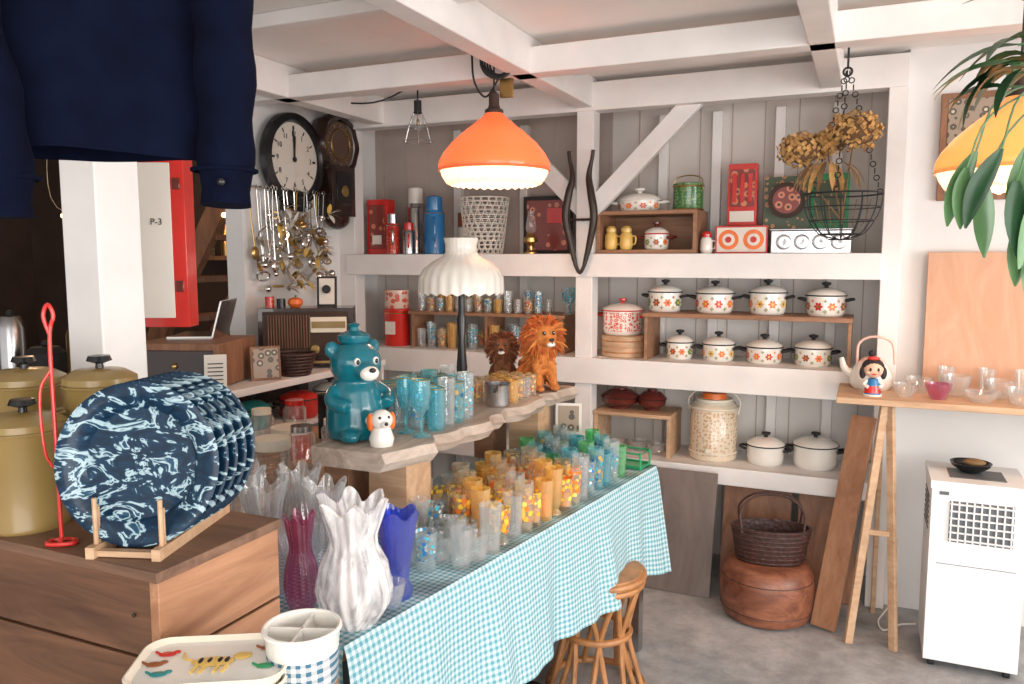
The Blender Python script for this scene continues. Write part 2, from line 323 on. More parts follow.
# shelf frame
b=B('trim_shelf_frame')
b.box((-1.27,3.68,2.25),(2.78,.09,.13),WHITE)
for x,w in ((-2.61,.1),(-1.245,.085),(.085,.075)): b.box((x,3.69,1.1),(w,.09,2.2),WHITE)
for x in (-2.1,-1.7,-.95,-.69,-.4,-.15): b.box((x,3.99,1.2),(.045,.045,2.0),WHITE if x>-1.2 else PANEL2)
for sx,h0 in ((1,1.72),(-1,1.72)):
    L=.72; a=math.radians(45)*sx
    M=TR(-1.245+sx*.26,3.70,h0+.25)@Matrix.Rotation(a,4,'Y')
    b.box((0,0,0),(.085,.04,L),WHITE,M)
b.done(bev=.003)
for z,t in ((1.52,.11),(1.02,.125),(.55,.08)):
    b=B('wall_shelf'); b.box((-1.28,3.83,z-.02),(2.66,.36,.04),WHITE); b.box((-1.28,3.645,z-t/2),(2.66,.03,t),WHITE); b.done(bev=.003)
# ---------------------------------------------------------------- vessels
FLO=[(ORG,YEL2),(RED,YEL2)]; FLB=[(BRP,ORG),(ORG,BRP),(GRP,YEL2)]; FLR=[(RED,GRP),(ORG,YEL2),(BRP,YEL2)]; FLY=[(YEL2,BRP),(ORG,YEL2)]
def pot(x,y,z,r,h,mat,name='enamel_pot',hm=BLKM,ang=0,lid=None,sx=1,fl=None,fn=9,fs=.019):
    b=B(name); b.T=SCL(sx,1,1)
    b.lathe([(.0001,0),(r*.86,0),(r*.97,.01),(r,.03),(r,h),(r*1.05,h+.003),(r*1.05,h+.007)],mat)
    b.ring((0,0,h+.004),r*1.045,.003,hm if hm is not REDD else RED)
    b.lathe([(r*1.05,h+.006),(r*.97,h+.016),(r*.6,h+.032),(r*.2,h+.038),(.0001,h+.038)],lid or mat)
    b.lathe([(.01,h+.036),(.008,h+.045),(.02,h+.052),(.02,h+.06),(.0001,h+.064)],hm,seg=16)
    if fl:
        b.flowers(r,h*.5,fn,fs,fl,.2); b.flowers(r,h*.24,fn,fs*.45,[(GRP,YEL2)],.2+pi/fn,4); b.flowers(r,h*.78,fn,fs*.4,[(GRP,YEL2),(fl[0][0],YEL2)],.2+pi/fn,4)
    for s in (-1,1):
        b.tube(cat([(s*r*.98,-.03,h*.78),(s*(r+.022),-.028,h*.85),(s*(r+.032),0,h*.86),(s*(r+.022),.028,h*.85),(s*r*.98,.03,h*.78)],4),.0065,hm)
    return b.done((x,y,z),ang,nrm=not fl)
sh=3.8
for x,m,r in ((-.885,FLB,.078),(-.65,FLO,.085),(-.412,FLY,.08),(-.165,FLR,.082)): pot(x,sh,1.2455,r,.085+random.random()*.015,ENW,hm=BLKM,fl=m)
for x,m,r in ((-.81,FLB,.062),(-.627,FLY,.072),(-.42,FLO,.078),(-.21,FLB,.078)): pot(x,sh,1.0205,r,.07+random.random()*.012,ENW,hm=BLKM,fl=m,fs=.016)
b=B('wooden_riser'); b.box((-.505,3.8,1.235),(.91,.28,.02),BRX)
for x in (-.945,-.06): b.box((x,3.8,1.1225),(.015,.26,.205),BRX)
b.done(bev=.002)
b=B('bamboo_steamer'); 
b.lathe([(.0001,0),(.108,0),(.113,.004),(.113,.045),(.109,.048),(.109,.052),(.113,.056),(.113,.1),(.108,.104),(.0001,.106)],LIGHTW); b.ring((0,0,.025),.114,.003,RATT); b.ring((0,0,.08),.114,.003,RATT); b.done((-1.085,3.8,1.02))
pot(-1.095,3.8,1.127,.098,.115,P_LAT,'lattice_pot',RED,lid=P_LAT)
b=B('water_jug'); b.lathe([(.0001,0),(.1,0),(.11,.01),(.11,.25),(.1,.265),(.1,.27)],P_JUG); b.lathe([(.1,.265),(.085,.28),(.085,.29),(.0001,.295)],CREAM); b.lathe([(.06,.29),(.055,.315),(.0001,.32)],ORG)
b.ring((0,0,.04),.111,.004,CREAM); b.ring((0,0,.25),.111,.005,CREAM); b.box((0,-.115,.06),(.025,.03,.02),CREAM)
b.tube(cat([(-.112,0,.22),(-.12,0,.28),(-.07,0,.327),(0,0,.33),(.07,0,.327),(.12,0,.28),(.112,0,.22)],5),.004,CREAM); b.done((-.64,3.8,.5505))
pot(-.4,3.8,.5505,.083,.085,ENW,'white_pot',BLKM); pot(-.185,3.82,.5505,.095,.1,ENW,'white_pot',BLKM)
b=B('wooden_side_stand'); b.box((-1.01,3.8,.75),(.38,.26,.018),LIGHTW); 
for x in (-1.19,-.83): b.box((x,3.8,.646),(.018,.24,.19),LIGHTW)
b.done(bev=.002)
b=B('lacquer_lidded_bowls')
for cx,r in ((-.06,.095),(.1,.07)):
    b.lathe([(.0001,0),(r*.55,0),(r*.55,.008),(r*.95,.03),(r,.055),(r*1.03,.058),(r*.98,.066),(r*.6,.09),(r*.35,.094),(r*.36,.104),(.0001,.104)],REDD,(cx,0,0)); b.ring((cx,0,.057),r*1.02,.002,BLK)
b.done((-1.04,3.8,.76))
def bowl(b,x,y,z,r,h,mat,rib=0): 
    b.lathe([(.0001,0),(r*.5,0),(r*.55,.004),(r*.9,h*.6),(r,h),(r*.95,h),(r*.82,h*.6),(r*.4,.008),(.0001,.008)],mat,(x,y,z),24,f=(lambda a,zz:1+rib*cos(12*a)) if rib else None)
b=B('glass_bowls'); 
for i,(x,y) in enumerate(((-1.12,3.76),(-1.0,3.8),(-.9,3.76))): bowl(b,x,y,0,.05,.05,GL,.04)
b.done((0,0,.5505))
# top shelf right
b=B('wooden_box_shelf'); b.box((-.96,3.82,1.712),(.48,.27,.018),BRX); b.box((-.96,3.82,1.53),(.48,.27,.018),BRX)
for x in (-1.19,-.73): b.box((x,3.82,1.621),(.018,.27,.166),BRX)
b.box((-.96,3.95,1.62),(.46,.01,.16),BRX); b.done(bev=.002)
pot(-1.02,3.8,1.722,.075,.05,ENW,'oval_casserole',ENW,sx=1.35,fl=FLO,fs=.014)
b=B('green_canister'); b.lathe([(.0001,0),(.068,0),(.07,.005),(.07,.11),(.072,.112),(.072,.125),(.06,.13),(.0001,.13)],P_GRN); b.ring((0,0,.005),.07,.004,BRASS); b.ring((0,0,.112),.071,.004,BRASS)
b.tube(cat([(-.07,0,.1),(-.06,0,.15),(0,0,.165),(.06,0,.15),(.07,0,.1)],4),.003,BRASS); b.done((-.79,3.82,1.722))
def jar(x,y,z,mat,name='spice_jar',k=1,cap=None):
    b=B(name); b.lathe([(.0001,0),(.026*k,0),(.032*k,.02*k),(.03*k,.07*k),(.02*k,.085*k)],mat); b.lathe([(.024*k,.083*k),(.025*k,.1*k),(.015*k,.112*k),(.0001,.114*k)],cap or mat)
    b.tube(cat([(.03*k,0,.065*k),(.046*k,0,.06*k),(.043*k,0,.03*k),(.031*k,0,.025*k)],4),.0035*k,mat); return b.done((x,y,z))
jar(-1.14,3.74,1.5395,YEL2); jar(-1.065,3.74,1.5395,YEL2,k=1.0); pot(-.925,3.77,1.5395,.058,.07,ENW,'small_floral_pot',REDD,fl=FLB,fn=8,fs=.015); jar(-.685,3.74,1.52,ENW,'floral_creamer',.9,RED)
b=B('square_print_tray'); b.box((0,0,.0625),(.23,.05,.125),RED); b.box((0,-.026,.0625),(.215,.003,.11),PAPER)
for x in (-.055,.055): b.cyl((x,-.0275,.0625),.045,.002,ORG,RX); b.cyl((x,-.0296,.0625),.028,.002,PAPER,RX); b.cyl((x,-.0317,.0625),.014,.002,RED,RX)
b.done((-.53,3.76,1.52),bev=.002)
b=B('red_glass_box'); b.box((0,0,.14),(.13,.07,.28),RED); b.box((0,-.036,.17),(.11,.003,.17),P_PIC); b.box((0,-.036,.04),(.11,.003,.05),PAPER); 
for i in range(3): b.box((-.035+.035*i,-.039,.17),(.02,.004,.13),RED)
b.done((-.545,3.87,1.52+.131),bev=.003)
b=B('storage_box'); b.box((0,0,.065),(.16,.1,.13),BRX); b.done((-.545,3.88,1.52),bev=.002)
b=B('metal_serving_tray'); b.box((0,0,.05),(.33,.12,.1),STEEL); b.box((0,-.002,.104),(.34,.13,.008),STEEL)
for x in (-.11,-.035,.04,.115): b.lathe([(.03,0),(.035,.004),(.02,.008),(.0001,.002)],STEEL,(x,-.06,.05),24,RX)
b.done((-.235,3.78,1.52),bev=.003)
b=B('round_picture_plate'); b.box((0,0,.12),(.2,.02,.24),P_LP,ROT(-6,'X')); b.cyl((0,-.02,.13),.08,.008,DARK,RX); b.cyl((0,-.029,.13),.06,.002,P_PIC,RX); b.done((-.35,3.86,1.63))
b=B('green_sign_board'); b.box((0,0,.12),(.16,.015,.26),GREEN,ROT(-5,'X')); b.box((0,-.01,.13),(.13,.006,.18),P_LP,ROT(-5,'X')); b.done((-.17,3.9,1.63))
# top shelf left
b=B('red_picture_box'); b.box((0,0,.15),(.13,.08,.3),RED); b.box((0,-.042,.15),(.1,.004,.24),P_PIC); b.box((0,-.045,.08),(.06,.004,.05),PAPER); b.done((-2.49,3.8,1.52),bev=.003)
def thermos(x,y,r,h,mat,cap,name='vacuum_flask'):
    b=B(name); b.lathe([(.0001,0),(r,0),(r*1.02,.008),(r,.016),(r,h*.68),(r*.8,h*.76)],mat); b.lathe([(r*.8,h*.75),(r*.82,h*.78),(r*.78,h*.98),(r*.6,h),(.0001,h)],cap); b.ring((0,0,h*.7),r*.98,.003,STEEL)
    b.tube(cat([(r,0,h*.62),(r*1.45,0,h*.55),(r*1.4,0,h*.28),(r,0,h*.22)],4),.005,cap); return b.done((x,y,1.5205),-60)
thermos(-2.32,3.89,.052,.37,STEEL,ENW); thermos(-2.37,3.73,.036,.22,P_CAN,STEEL); thermos(-2.14,3.78,.056,.31,BLUE,BLUE); thermos(-2.27,3.73,.034,.17,STEEL,RED)
b=B('tin_can_stack')
for i,m in enumerate((RED,CREAM,BRP)): b.cyl((0,0,.075*i),.045,.072,m); b.ring((0,0,.075*i+.072),.045,.002,STEEL)
b.done((-2.02,3.92,1.5205))
b=B('white_wicker_basket')
for i in range(14):
    z=i*.022; b.ring((0,0,z+.004),.095+.035*(i/13),.003,PAPER,n=28,seg=5)
for k in range(20):
    for s in (-1,1):
        b.tube([((.095+.035*t)*cos(2*pi*k/20+s*t*1.0),(.095+.035*t)*sin(2*pi*k/20+s*t*1.0),.292*t+.001) for t in [j/8 for j in range(9)]],.0025,PAPER,5)
b.cyl((0,0,0),.095,.006,PAPER); b.done((-1.85,3.8,1.5205))
b=B('framed_picture'); b.box((0,0,.15),(.27,.02,.3),BLKM); b.box((0,-.012,.15),(.23,.004,.26),P_PIC); b.box((.05,-.015,.2),(.1,.003,.08),RED); b.done((-1.54,3.92,1.52),bev=.002)
b=B('oil_lamp'); b.lathe([(.0001,0),(.035,0),(.035,.008),(.012,.02),(.012,.04),(.035,.06),(.035,.08),(.014,.1)],BRASS); b.lathe([(.015,.1),(.028,.125),(.024,.16),(.014,.2),(.014,.215)],GL); b.ring((0,0,.1),.018,.004,BRASS); b.done((-1.56,3.74,1.5205))
# carved horns on post
DC=pm('dark_carved_wood',(.035,.02,.014),.4,var=.3)
b=B('carved_horn_pair')
for s in (-1,1):
    b.tube(cat([(s*.02,0,-.2),(s*.045,0,-.1),(s*.07,-.01,.03),(s*.055,-.01,.14),(s*.04,0,.22),(s*.055,0,.3),(s*.06,0,.34)],5),[.009+.01*sin(pi*min(1,i/24)) for i in range(31)],DC,10)
b.tube(cat([(-.035,0,-.16),(0,0,-.23),(.035,0,-.16)],5),.009,DC); b.tube([(-.07,0,.02),(.07,0,.02)],.006,DC); b.tube([(0,.045,.02),(0,0,.02)],.006,DC)
b.done((-1.25,3.6,1.66))
# mid left shelf
b=B('red_canister'); b.lathe([(.0001,0),(.07,0),(.072,.004),(.072,.18),(.074,.185),(.074,.2),(.065,.205),(.0001,.205)],RED); b.ring((0,0,.18),.073,.003,BRASS)
b.box((-.0,-.072,.1),(.06,.006,.07),PAPER); b.done((-2.37,3.76,1.02))
b=B('round_tin'); b.lathe([(.0001,0),(.064,0),(.066,.004),(.066,.08),(.069,.082),(.069,.1),(.0001,.104)],P_MAG); b.done((-2.37,3.76,1.226))
b=B('glass_riser_shelf'); b.box((-1.81,3.82,.188),(.9,.25,.015),BRX)
for x in (-2.24,-1.8,-1.38): b.box((x,3.82,.09),(.015,.22,.18),BRX)
b.done((0,0,1.02))
def tumbler(b,x,y,z,r,h,mat,k=.8,seg=18):
    b.lathe([(.0001,0),(r*k,0),(r*k,.004),(r,h),(r*.93,h),(r*k*.9,.01),(.0001,.01)],mat,(x,y,z),seg)
b=B('small_glass_row')
for i in range(13):
    for j in range(2): tumbler(b,-2.21+i*.057+.02*j,3.76+.09*j,0,.024,.07+.045*((i*2+j)%3==0),[GL,GLA,GLBL,GLY,GL][(i+2*j)%5])
b.done((0,0,1.2158))
b=B('shelf_glassware_row')
for i in range(13):
    for j in range(2):
        x=-2.19+i*.062; 
        if min(abs(x-q) for q in (-2.24,-1.8,-1.38))<.04: continue
        tumbler(b,x,3.72+.1*j,0,.027,.1+.03*((i+j)%2),[GL,GLBL,GLA,GLY][(i+j)%4])
b.done((0,0,1.0205))
b=B('glass_goblet_group')
for i,(x,y) in enumerate(((-1.40,3.88),(-1.385,3.8),)): b.lathe([(.0001,0),(.025,0),(.005,.008),(.005,.04),(.028,.07),(.032,.13),(.03,.13),(.024,.075),(.0001,.06)],GLBL if i else GLT,(x,y,0))
b.done((0,0,1.2158))
# ---------------------------------------------------------------- below shelf
def plank(name,x,y0,y1,w,h,t,mat,z0=0):
    b=B(name); ang=math.atan2(y1-y0,h); b.box((0,0,h/2),(w,t,h/cos(ang)),mat,TR(0,(y1-y0)/2,0)@TR(0,0,h/2)@Matrix.Rotation(-ang,4,'X')@TR(0,0,-h/2)); return b.done((x,y0+t,z0),bev=.002)
plank('leaning_panel',-1.12,3.42,3.58,.2,.5,.015,BRX); plank('leaning_panel',-.75,3.44,3.58,.34,.53,.015,GREYP)
plank('leaning_panel',-.42,3.62,3.72,.3,.45,.018,BRW); plank('leaning_panel',-.97,3.5,3.58,.1,.48,.02,PANEL); plank('leaning_panel',-.12,3.62,3.7,.24,.45,.02,BRW)
b=B('round_log_stool'); b.lathe([(.0001,0),(.155,0),(.176,.012),(.188,.05),(.191,.115),(.188,.18),(.172,.222),(.15,.236),(.13,.238),(.0001,.238)],STOOLW,seg=40)
for z,r in ((.05,.188),(.18,.188)): b.ring((0,0,z),r-.001,.002,DC,n=48)
b.done((-.335,3.4,0))
b=B('wicker_handbag')
b.lathe([(.0001,0),(.8,0),(.9,.02),(1.0,.12),(1.04,.15),(.98,.15),(.86,.02),(.0001,.015)],WICK,M=SCL(.155,.09,1),seg=48,f=lambda a,z:1+.02*cos(24*a+z*200))
for i in range(8): b.tube([(.155*(.86+.024*i)*cos(2*pi*k/40),.09*(.86+.024*i)*sin(2*pi*k/40),.01+.019*i) for k in range(40)],.004,WICK,6,True)
for s in (-1,1): b.tube(cat([(-.12,s*.06,.13),(-.125,s*.04,.22),(-.06,s*.02,.28),(.06,s*.02,.28),(.125,s*.04,.22),(.12,s*.06,.13)],6),.005,WICK)
b.done((-.325,3.39,.239),12)
b=B('leaning_plank'); p0=Vector((-.107,3.33,.0)); p1=Vector((.01,3.60,.83)); d=p1-p0; q=d.to_track_quat('Z','Y').to_matrix().to_4x4(); b.box((0,0,d.length/2+.01),(.1,.02,d.length),wood('plank_orange',(.27,.12,.055),(.45,.23,.13),'Z',5),TR(*p0)@q); b.done(bev=.002)
b=B('trestle_shelf'); b.box((.62,3.45,.96),(1.42,.4,.024),LIGHTW)
def bar(b,p,q,w,t,mat):
    p=Vector(p);q=Vector(q);d=q-p; Q=d.to_track_quat('Z','Y').to_matrix().to_4x4(); b.box((0,0,d.length/2),(w,t,d.length),mat,TR(*p)@Q)
for x0 in (.08,1.2):
    bar(b,(x0-.09,3.26,0),(x0,3.3,.95),.018,.03,LIGHTW); bar(b,(x0+.07,3.26,0),(x0+.02,3.3,.95),.018,.03,LIGHTW); bar(b,(x0,3.6,0),(x0,3.58,.95),.018,.03,LIGHTW)
    bar(b,(x0-.05,3.28,.45),(x0+.045,3.28,.45),.012,.02,LIGHTW)
b.done(bev=.002)
b=B('plywood_panel'); b.box((0,0,.275),(.56,.018,.55),PLY,ROT(-3,'X')); b.done((.5,3.62,.974),bev=.002)
b=B('enamel_kettle'); b.lathe([(.0001,0),(.07,0),(.082,.02),(.08,.06),(.06,.1),(.04,.115)],ENW); b.lathe([(.045,.112),(.03,.126),(.0001,.13)],PINK); b.ell((0,0,.142),.014,BLKM)
b.tube(cat([(-.065,0,.05),(-.1,0,.075),(-.115,0,.12)],5),[.02-.0011*i for i in range(11)],ENW); b.tube(cat([(-.055,0,.1),(-.05,0,.18),(0,0,.21),(.07,0,.19),(.085,0,.1)],6),.005,PINK); b.done((.03,3.53,.9725))
b=B('girl_doll_figurine'); b.T=SCL(.88,.88,.88); b.lathe([(.0001,0),(.03,0),(.035,.01),(.028,.05),(.02,.075),(.0001,.08)],BLUE); b.lathe([(.0001,0),(.04,0),(.04,.008),(.0001,.008)],ENW); b.lathe([(.034,.015),(.036,.014),(.03,.045),(.028,.045)],RED)
b.ell((0,0,.115),(.042,.038,.038),SKIN); b.ell((0,.01,.125),(.047,.04,.038),BLKM); b.ell((-.042,.0,.1),(.014,.016,.028),BLKM); b.ell((.042,.0,.1),(.014,.016,.028),BLKM)
for s in (-1,1): b.ell((s*.016,-.037,.118),(.005,.003,.008),BLK); b.ell((s*.024,-.034,.104),(.007,.003,.005),PINK); b.tube(cat([(s*.02,0,.068),(s*.036,-.012,.05),(s*.022,-.028,.04)],4),.008,ENW)
b.ell((0,-.038,.098),(.009,.003,.004),RED); b.ell((0,0,.163),(.026,.014,.01),RED); b.done((.035,3.34,.9725),8)
b=B('cut_glass_bowl_set')
for x,y,r,h,m in ((.15,3.36,.045,.05,GL),(.2,3.48,.05,.06,GL),(.26,3.35,.045,.06,GLP),(.33,3.46,.05,.08,GL),(.4,3.34,.06,.04,GL),(.47,3.46,.05,.07,GL),(.52,3.34,.045,.06,GL),(.62,3.42,.05,.09,GL)): bowl(b,x,y,0,r,h,m,.03)
for x in (.3,.44,.56): tumbler(b,x,3.55,0,.03,.1,GL)
b.done((0,0,.9725))
# AC
b=B('portable_air_conditioner'); b.box((0,0,.365),(.3,.3,.67),ACW); b.box((0,-.005,.69),(.31,.31,.03),ACW)
b.box((.01,-.151,.56),(.2,.006,.15),ACG)
for i in range(9): b.box((-.085+i*.0235,-.157,.56),(.005,.01,.15),ACW)
for i in range(6): b.box((.01,-.157,.495+i*.026),(.2,.01,.005),ACW)
b.box((0,-.152,.40),(.25,.003,.002),ACG); b.box((-.11,-.152,.66),(.03,.004,.012),ACG)
for i in range(7): b.box((-.151,.02,.5+.02*i),(.004,.18,.006),ACG)
b.box((0,-.02,.706),(.18,.14,.004),ACG)
for x in (-.12,.12):
    for y in (-.12,.12): b.cyl((x-.01,y,.02),.02,.02,BLKM,RY); b.box((x,y,.035),(.05,.05,.014),DARK)
b.done((.395,3.33,0),bev=.01) 
b=B('black_ashtray_bowl'); bowl(b,0,0,0,.07,.035,BLK); b.ell((.01,0,.035),(.04,.03,.014),DRYD); b.ell((-.03,.01,.03),(.025,.02,.012),BLKM); b.done((.38,3.34,.711))
b=B('power_cord'); b.tube(cat([(.24,3.5,.02),(.18,3.5,.006),(.12,3.42,.006),(.1,3.5,.006),(.13,3.62,.006),(.16,3.66,.05),(.17,3.69,.3)],6),.004,ENW); b.done()
b=B('wall_picture_frame'); b.box((0,0,.2),(.28,.025,.42),BRW); b.box((0,-.014,.2),(.23,.004,.37),P_SCENE); b.done((.38,3.685,1.74),bev=.003)
# ---------------------------------------------------------------- lamps
def pendant(x,y,zr,k,mat,name,zt=2.34):
    b=B(name)
    b.lathe([(.213*k,.02),(.217*k,.035),(.213*k,.055),(.198*k,.085),(.165*k,.125),(.12*k,.165),(.075*k,.2),(.045*k,.225),(.034*k,.24)],mat,seg=56)
    b.lathe([(.205*k,.03),(.207*k,0.022),(.2*k,.0),(.186*k,-.026),(.168*k,-.034),(.16*k,-.02)],SH_RIB,seg=160,f=lambda a,z:1+.016*cos(32*a),zf=lambda a,z:.004*cos(32*a) if z<-.01 else 0)
    b.ring((0,0,.022),.213*k,.005,mat,n=48)
    b.lathe([(.036*k,.236),(.036*k,.25),(.024,.258),(.02,.27),(.02,.31),(.008,.32)],DARK,seg=20); b.ell((0,0,.1),.045,BULB)
    b.tube([(0,0,.31),(0,0,zt-zr)],.004,BLKM)
    o=b.done((x,y,zr)); L=bpy.data.lights.new(name+'_bulb','POINT'); L.energy=9; L.color=(1,.74,.5); L.shadow_soft_size=.05; lo=bpy.data.objects.new(name+'_bulb_light',L); SC.collection.objects.link(lo); lo.parent=o; lo.location=(0,0,.03)
pendant(-1.34,2.84,1.815,1,SH_OR,'orange_pendant_lamp'); pendant(.39,2.84,1.74,1,SH_YE,'amber_pendant_lamp')
b=B('coiled_lamp_cord')
for i in range(5): b.ring((0,-.007*i,.0),.042+.005*i,.004,BLKM,RX@ROT(8*i,'Y'))
b.box((.02,.02,-.09),(.05,.02,.07),BRASS); b.tube(cat([(.0,0,-.05),(-.06,0,-.12),(-.1,-.02,-.06),(-.11,-.02,.05)],6),.004,BLKM); b.done((-1.32,2.85,2.24),0)
b=B('caged_bulb_lamp'); b.cyl((0,0,.06),.018,.06,BLKM); b.ell((0,0,.02),(.03,.03,.04),GL); b.ell((0,0,.02),(.008,.008,.02),BRASS)
for k in range(6): b.tube(cat([(.02*cos(k*pi/3),.02*sin(k*pi/3),.07),(.05*cos(k*pi/3),.05*sin(k*pi/3),0),(.07*cos(k*pi/3),.07*sin(k*pi/3),-.07)],4),.002,STEEL,5)
b.ring((0,0,-.07),.07,.002,STEEL); b.ring((0,0,0),.05,.002,STEEL); b.tube([(0,0,.11),(0,0,.2)],.004,BLKM); b.tube(cat([(0,0,.2),(-.25,0,.13),(-.6,0,.17)],5),.004,BLKM); b.done((-1.98,3.35,2.12))
b=B('milk_glass_table_lamp'); b.lathe([(.0001,0),(.06,0),(.06,.01),(.03,.025),(.015,.05),(.02,.1),(.012,.2),(.018,.28),(.012,.3),(.012,.42)],BLK)
b.lathe([(.148,.375),(.153,.372),(.152,.4),(.15,.43),(.136,.46),(.105,.485),(.068,.505),(.056,.52),(.056,.545),(.062,.57),(.056,.57),(.048,.53)],SH_WH,seg=96,f=lambda a,z:1+(.02*cos(24*a) if z<.44 else .008*cos(24*a)),zf=lambda a,z:(.005*cos(24*a) if z<.39 else 0)); b.tube([(-.04,0,.36),(.0,0,.4),(.04,0,.36)],.004,BLKM)
for k in range(3): b.tube([(0,0,.42),(.14*cos(k*2.1),.14*sin(k*2.1),.39)],.003,BLKM)
b.done((-1.34,2.56,1.001))
# ---------------------------------------------------------------- hanging basket + flowers
b=B('hanging_wire_basket')
R=.14
for z,r in ((0,R),(-.05,R*.96),(-.1,R*.82),(-.15,R*.55),(-.17,R*.3)): b.ring((0,0,z),r,.0024 if z<0 else .0035,BLKM,seg=5)
for k in range(12):
    a=2*pi*k/12; b.tube(cat([(r*cos(a),r*sin(a),z) for z,r in ((0,R),(-.05,R*.96),(-.1,R*.82),(-.15,R*.55),(-.17,0.01))],3),.002,BLKM,5)
for k in range(3):
    a=2*pi*k/3+.4
    for i in range(18):
        t=i/18; b.ring((R*cos(a)*(1-t),R*sin(a)*(1-t),.46*t+.01),.01,.0022,BLKM,RY@RZ(90*(i%2)) if i%2 else RX,8,4)
b.tube([(0,0,.46),(0,0,.6)],.004,BLKM); b.ring((0,0,.45),.015,.004,BLKM,RX)
for k in range(5): b.tube(cat([(-.1+.05*k,0,-.02),(-.08+.04*k,.03,-.1),(-.05+.03*k,-.05,-.12)],4),.002,DRYD,4)
b.done((-.1,3.3,1.74))
b=B('dried_hydrangea_bunch')
for cx,cy,cz,r in ((.03,-.02,.23,.1),(-.15,0,.17,.09),(-.06,.04,.2,.06)):
    b.ell((cx,cy,cz),(r*.75,r*.75,r*.55),DRYD)
    for i in range(420):
        u=Vector((random.gauss(0,1),random.gauss(0,1),random.gauss(.15,.8))).normalized(); c=Vector((cx,cy,cz))+Vector((u.x*r,u.y*r,u.z*r*.75))*(.8+.25*random.random())
        q=(u+Vector([random.uniform(-.7,.7) for _ in range(3)])).to_track_quat('Z','Y').to_matrix().to_4x4(); s=.009
        b.add([(-s,0,0),(0,-s,.003),(s,0,0),(0,s,.003)],[(0,1,2,3)],DRY,TR(*c)@q)
    b.tube(cat([(cx,cy,cz-.04),(cx*.6,cy,cz-.15),(0,0,-.1)],4),.003,DRYD,5)
for i in range(16):
    a=random.random()*6.28; b.leaf((-.05+.06*cos(a),.04*sin(a),.12),(cos(a),sin(a)*.6,-.3),.13,.014,1.8,random.choice([DRY,DRYD]),5)
b.done((-.1,3.3,1.74),nrm=False)
# ---------------------------------------------------------------- plant
b=B('hanging_potted_plant')
b.lathe([(.0001,-.05),(.06,-.05),(.08,.08),(.086,.09),(.075,.09),(.07,.06),(.0001,.06)],BRW)
for k in range(3): b.tube([(.08*cos(k*2.1),.08*sin(k*2.1),.08),(0,0,.47)],.002,BLKM,4)
random.seed(21)
for i in range(26):
    a=random.uniform(0,2*pi); el=random.uniform(.2,.9); L=random.uniform(.13,.2)
    d=Vector((cos(a),sin(a)*.5,el)); st=Vector((.03*cos(a),.03*sin(a),.06)); L0=random.uniform(.05,.12); e=st+d.normalized()*L0
    b.tube([st,(st+e)/2+Vector((0,0,.01)),e],.003,LGREEN,5)
    b.leaf(e,d,L,random.uniform(.026,.036),random.uniform(1.8,3.2),random.choice([DGREEN,DGREEN,LGREEN]),8)
for i,(x,z,dx,dz,L) in enumerate(((-.13,.14,-1,.1,.2),(-.12,.1,-1,.3,.2),(-.1,.17,-1,-.05,.18),(-.06,.22,-.7,.7,.2),(-.14,.06,-1,.25,.15),(-.17,.12,-1,.0,.15))):
    y=-.04+.02*i; b.tube(cat([(-.02,0,.07),(x*.6,y,z),(x,y,z)],4),.003,LGREEN,5); b.leaf((x,y,z),(dx,0,dz),L,.026,1.1,[DGREEN,LGREEN][i%2],8,Vector((.3,.9,.5)))
for x,y,z,L,w_ in ((-.1,-.06,-.1,.22,.038),(-.15,-.05,-.1,.2,.037),(-.2,-.02,-.1,.19,.034),(-.12,-.09,-.18,.2,.04),(-.05,-.07,-.18,.24,.04),(-.08,-.03,-.25,.18,.038),(-.02,-.1,-.12,.28,.038),(.02,-.08,-.2,.22,.036),(-.17,.0,-.18,.18,.034),(-.04,-.04,-.28,.18,.036),(-.22,-.04,-.14,.15,.03)):
    b.tube(cat([(-.02,-.03,.07),(x*.8,y-.02,z+.12),(x,y,z)],4),.003,LGREEN,5)
    b.leaf((x,y,z),(-.35+random.random()*.5,0,-.6),L,w_,.8,random.choice([DGREEN,DGREEN,LGREEN]),8,Vector((.8,.5,0)))
b.done((.43,2.3,1.86),nrm=False)
# ---------------------------------------------------------------- clocks (face -Y, turned to +X)
b=B('round_wall_clock'); b.lathe([(.0001,0),(.21,0),(.225,.02),(.222,.05),(.19,.062),(.18,.05),(.178,.035)],BLK,M=RX,seg=48); b.cyl((0,-.03,0),.18,.004,PAPER,RX,48)
b.box((0,-.02,-.2),(.14,.04,.1),BLK)
for k in range(12): b.box((0,-.036,.152),(.006 if k%3 else .011,.002,.02),BLKM,Matrix.Rotation(k*pi/6,4,'Y'))
b.box((0,-.038,.05),(.012,.002,.12),BLKM,ROT(4,'Y')); b.box((0,-.041,.065),(.008,.002,.15),BLKM,ROT(-3,'Y')); b.cyl((0,-.036,0),.012,.008,BLKM,RX)
ck=b.done((-2.63,3.2,1.98),90)
for i in range(1,13): text(str(i),.036,(.122*sin(i*pi/6),-.037,.122*cos(i*pi/6)),(pi/2,0,0),BLKM,ck,'numeral')
b=B('pendulum_wall_clock'); DW=pm('dark_mahogany',(.03,.012,.009),.25,var=.3,coat=.5)
b.lathe([(.0001,-.05),(.155,-.05),(.165,.02),(.15,.045),(.125,.035)],DW,(0,0,.12),40,RX,f=lambda a,z:1+.03*cos(8*a)); b.cyl((0,-.025,.12),.12,.006,pm('aged_dial',(.11,.065,.045),.6),RX,32); b.ring((0,-.035,.12),.08,.004,BRASS,RX)
b.box((0,.0,-.12),(.2,.1,.26),DW); b.box((0,-.052,-.1),(.13,.004,.16),BLK); b.cyl((0,-.055,-.12),.03,.004,BRASS,RX)
b.ell((0,0,-.26),(.1,.045,.06),DW); b.ell((0,0,.29),(.06,.03,.03),DW)
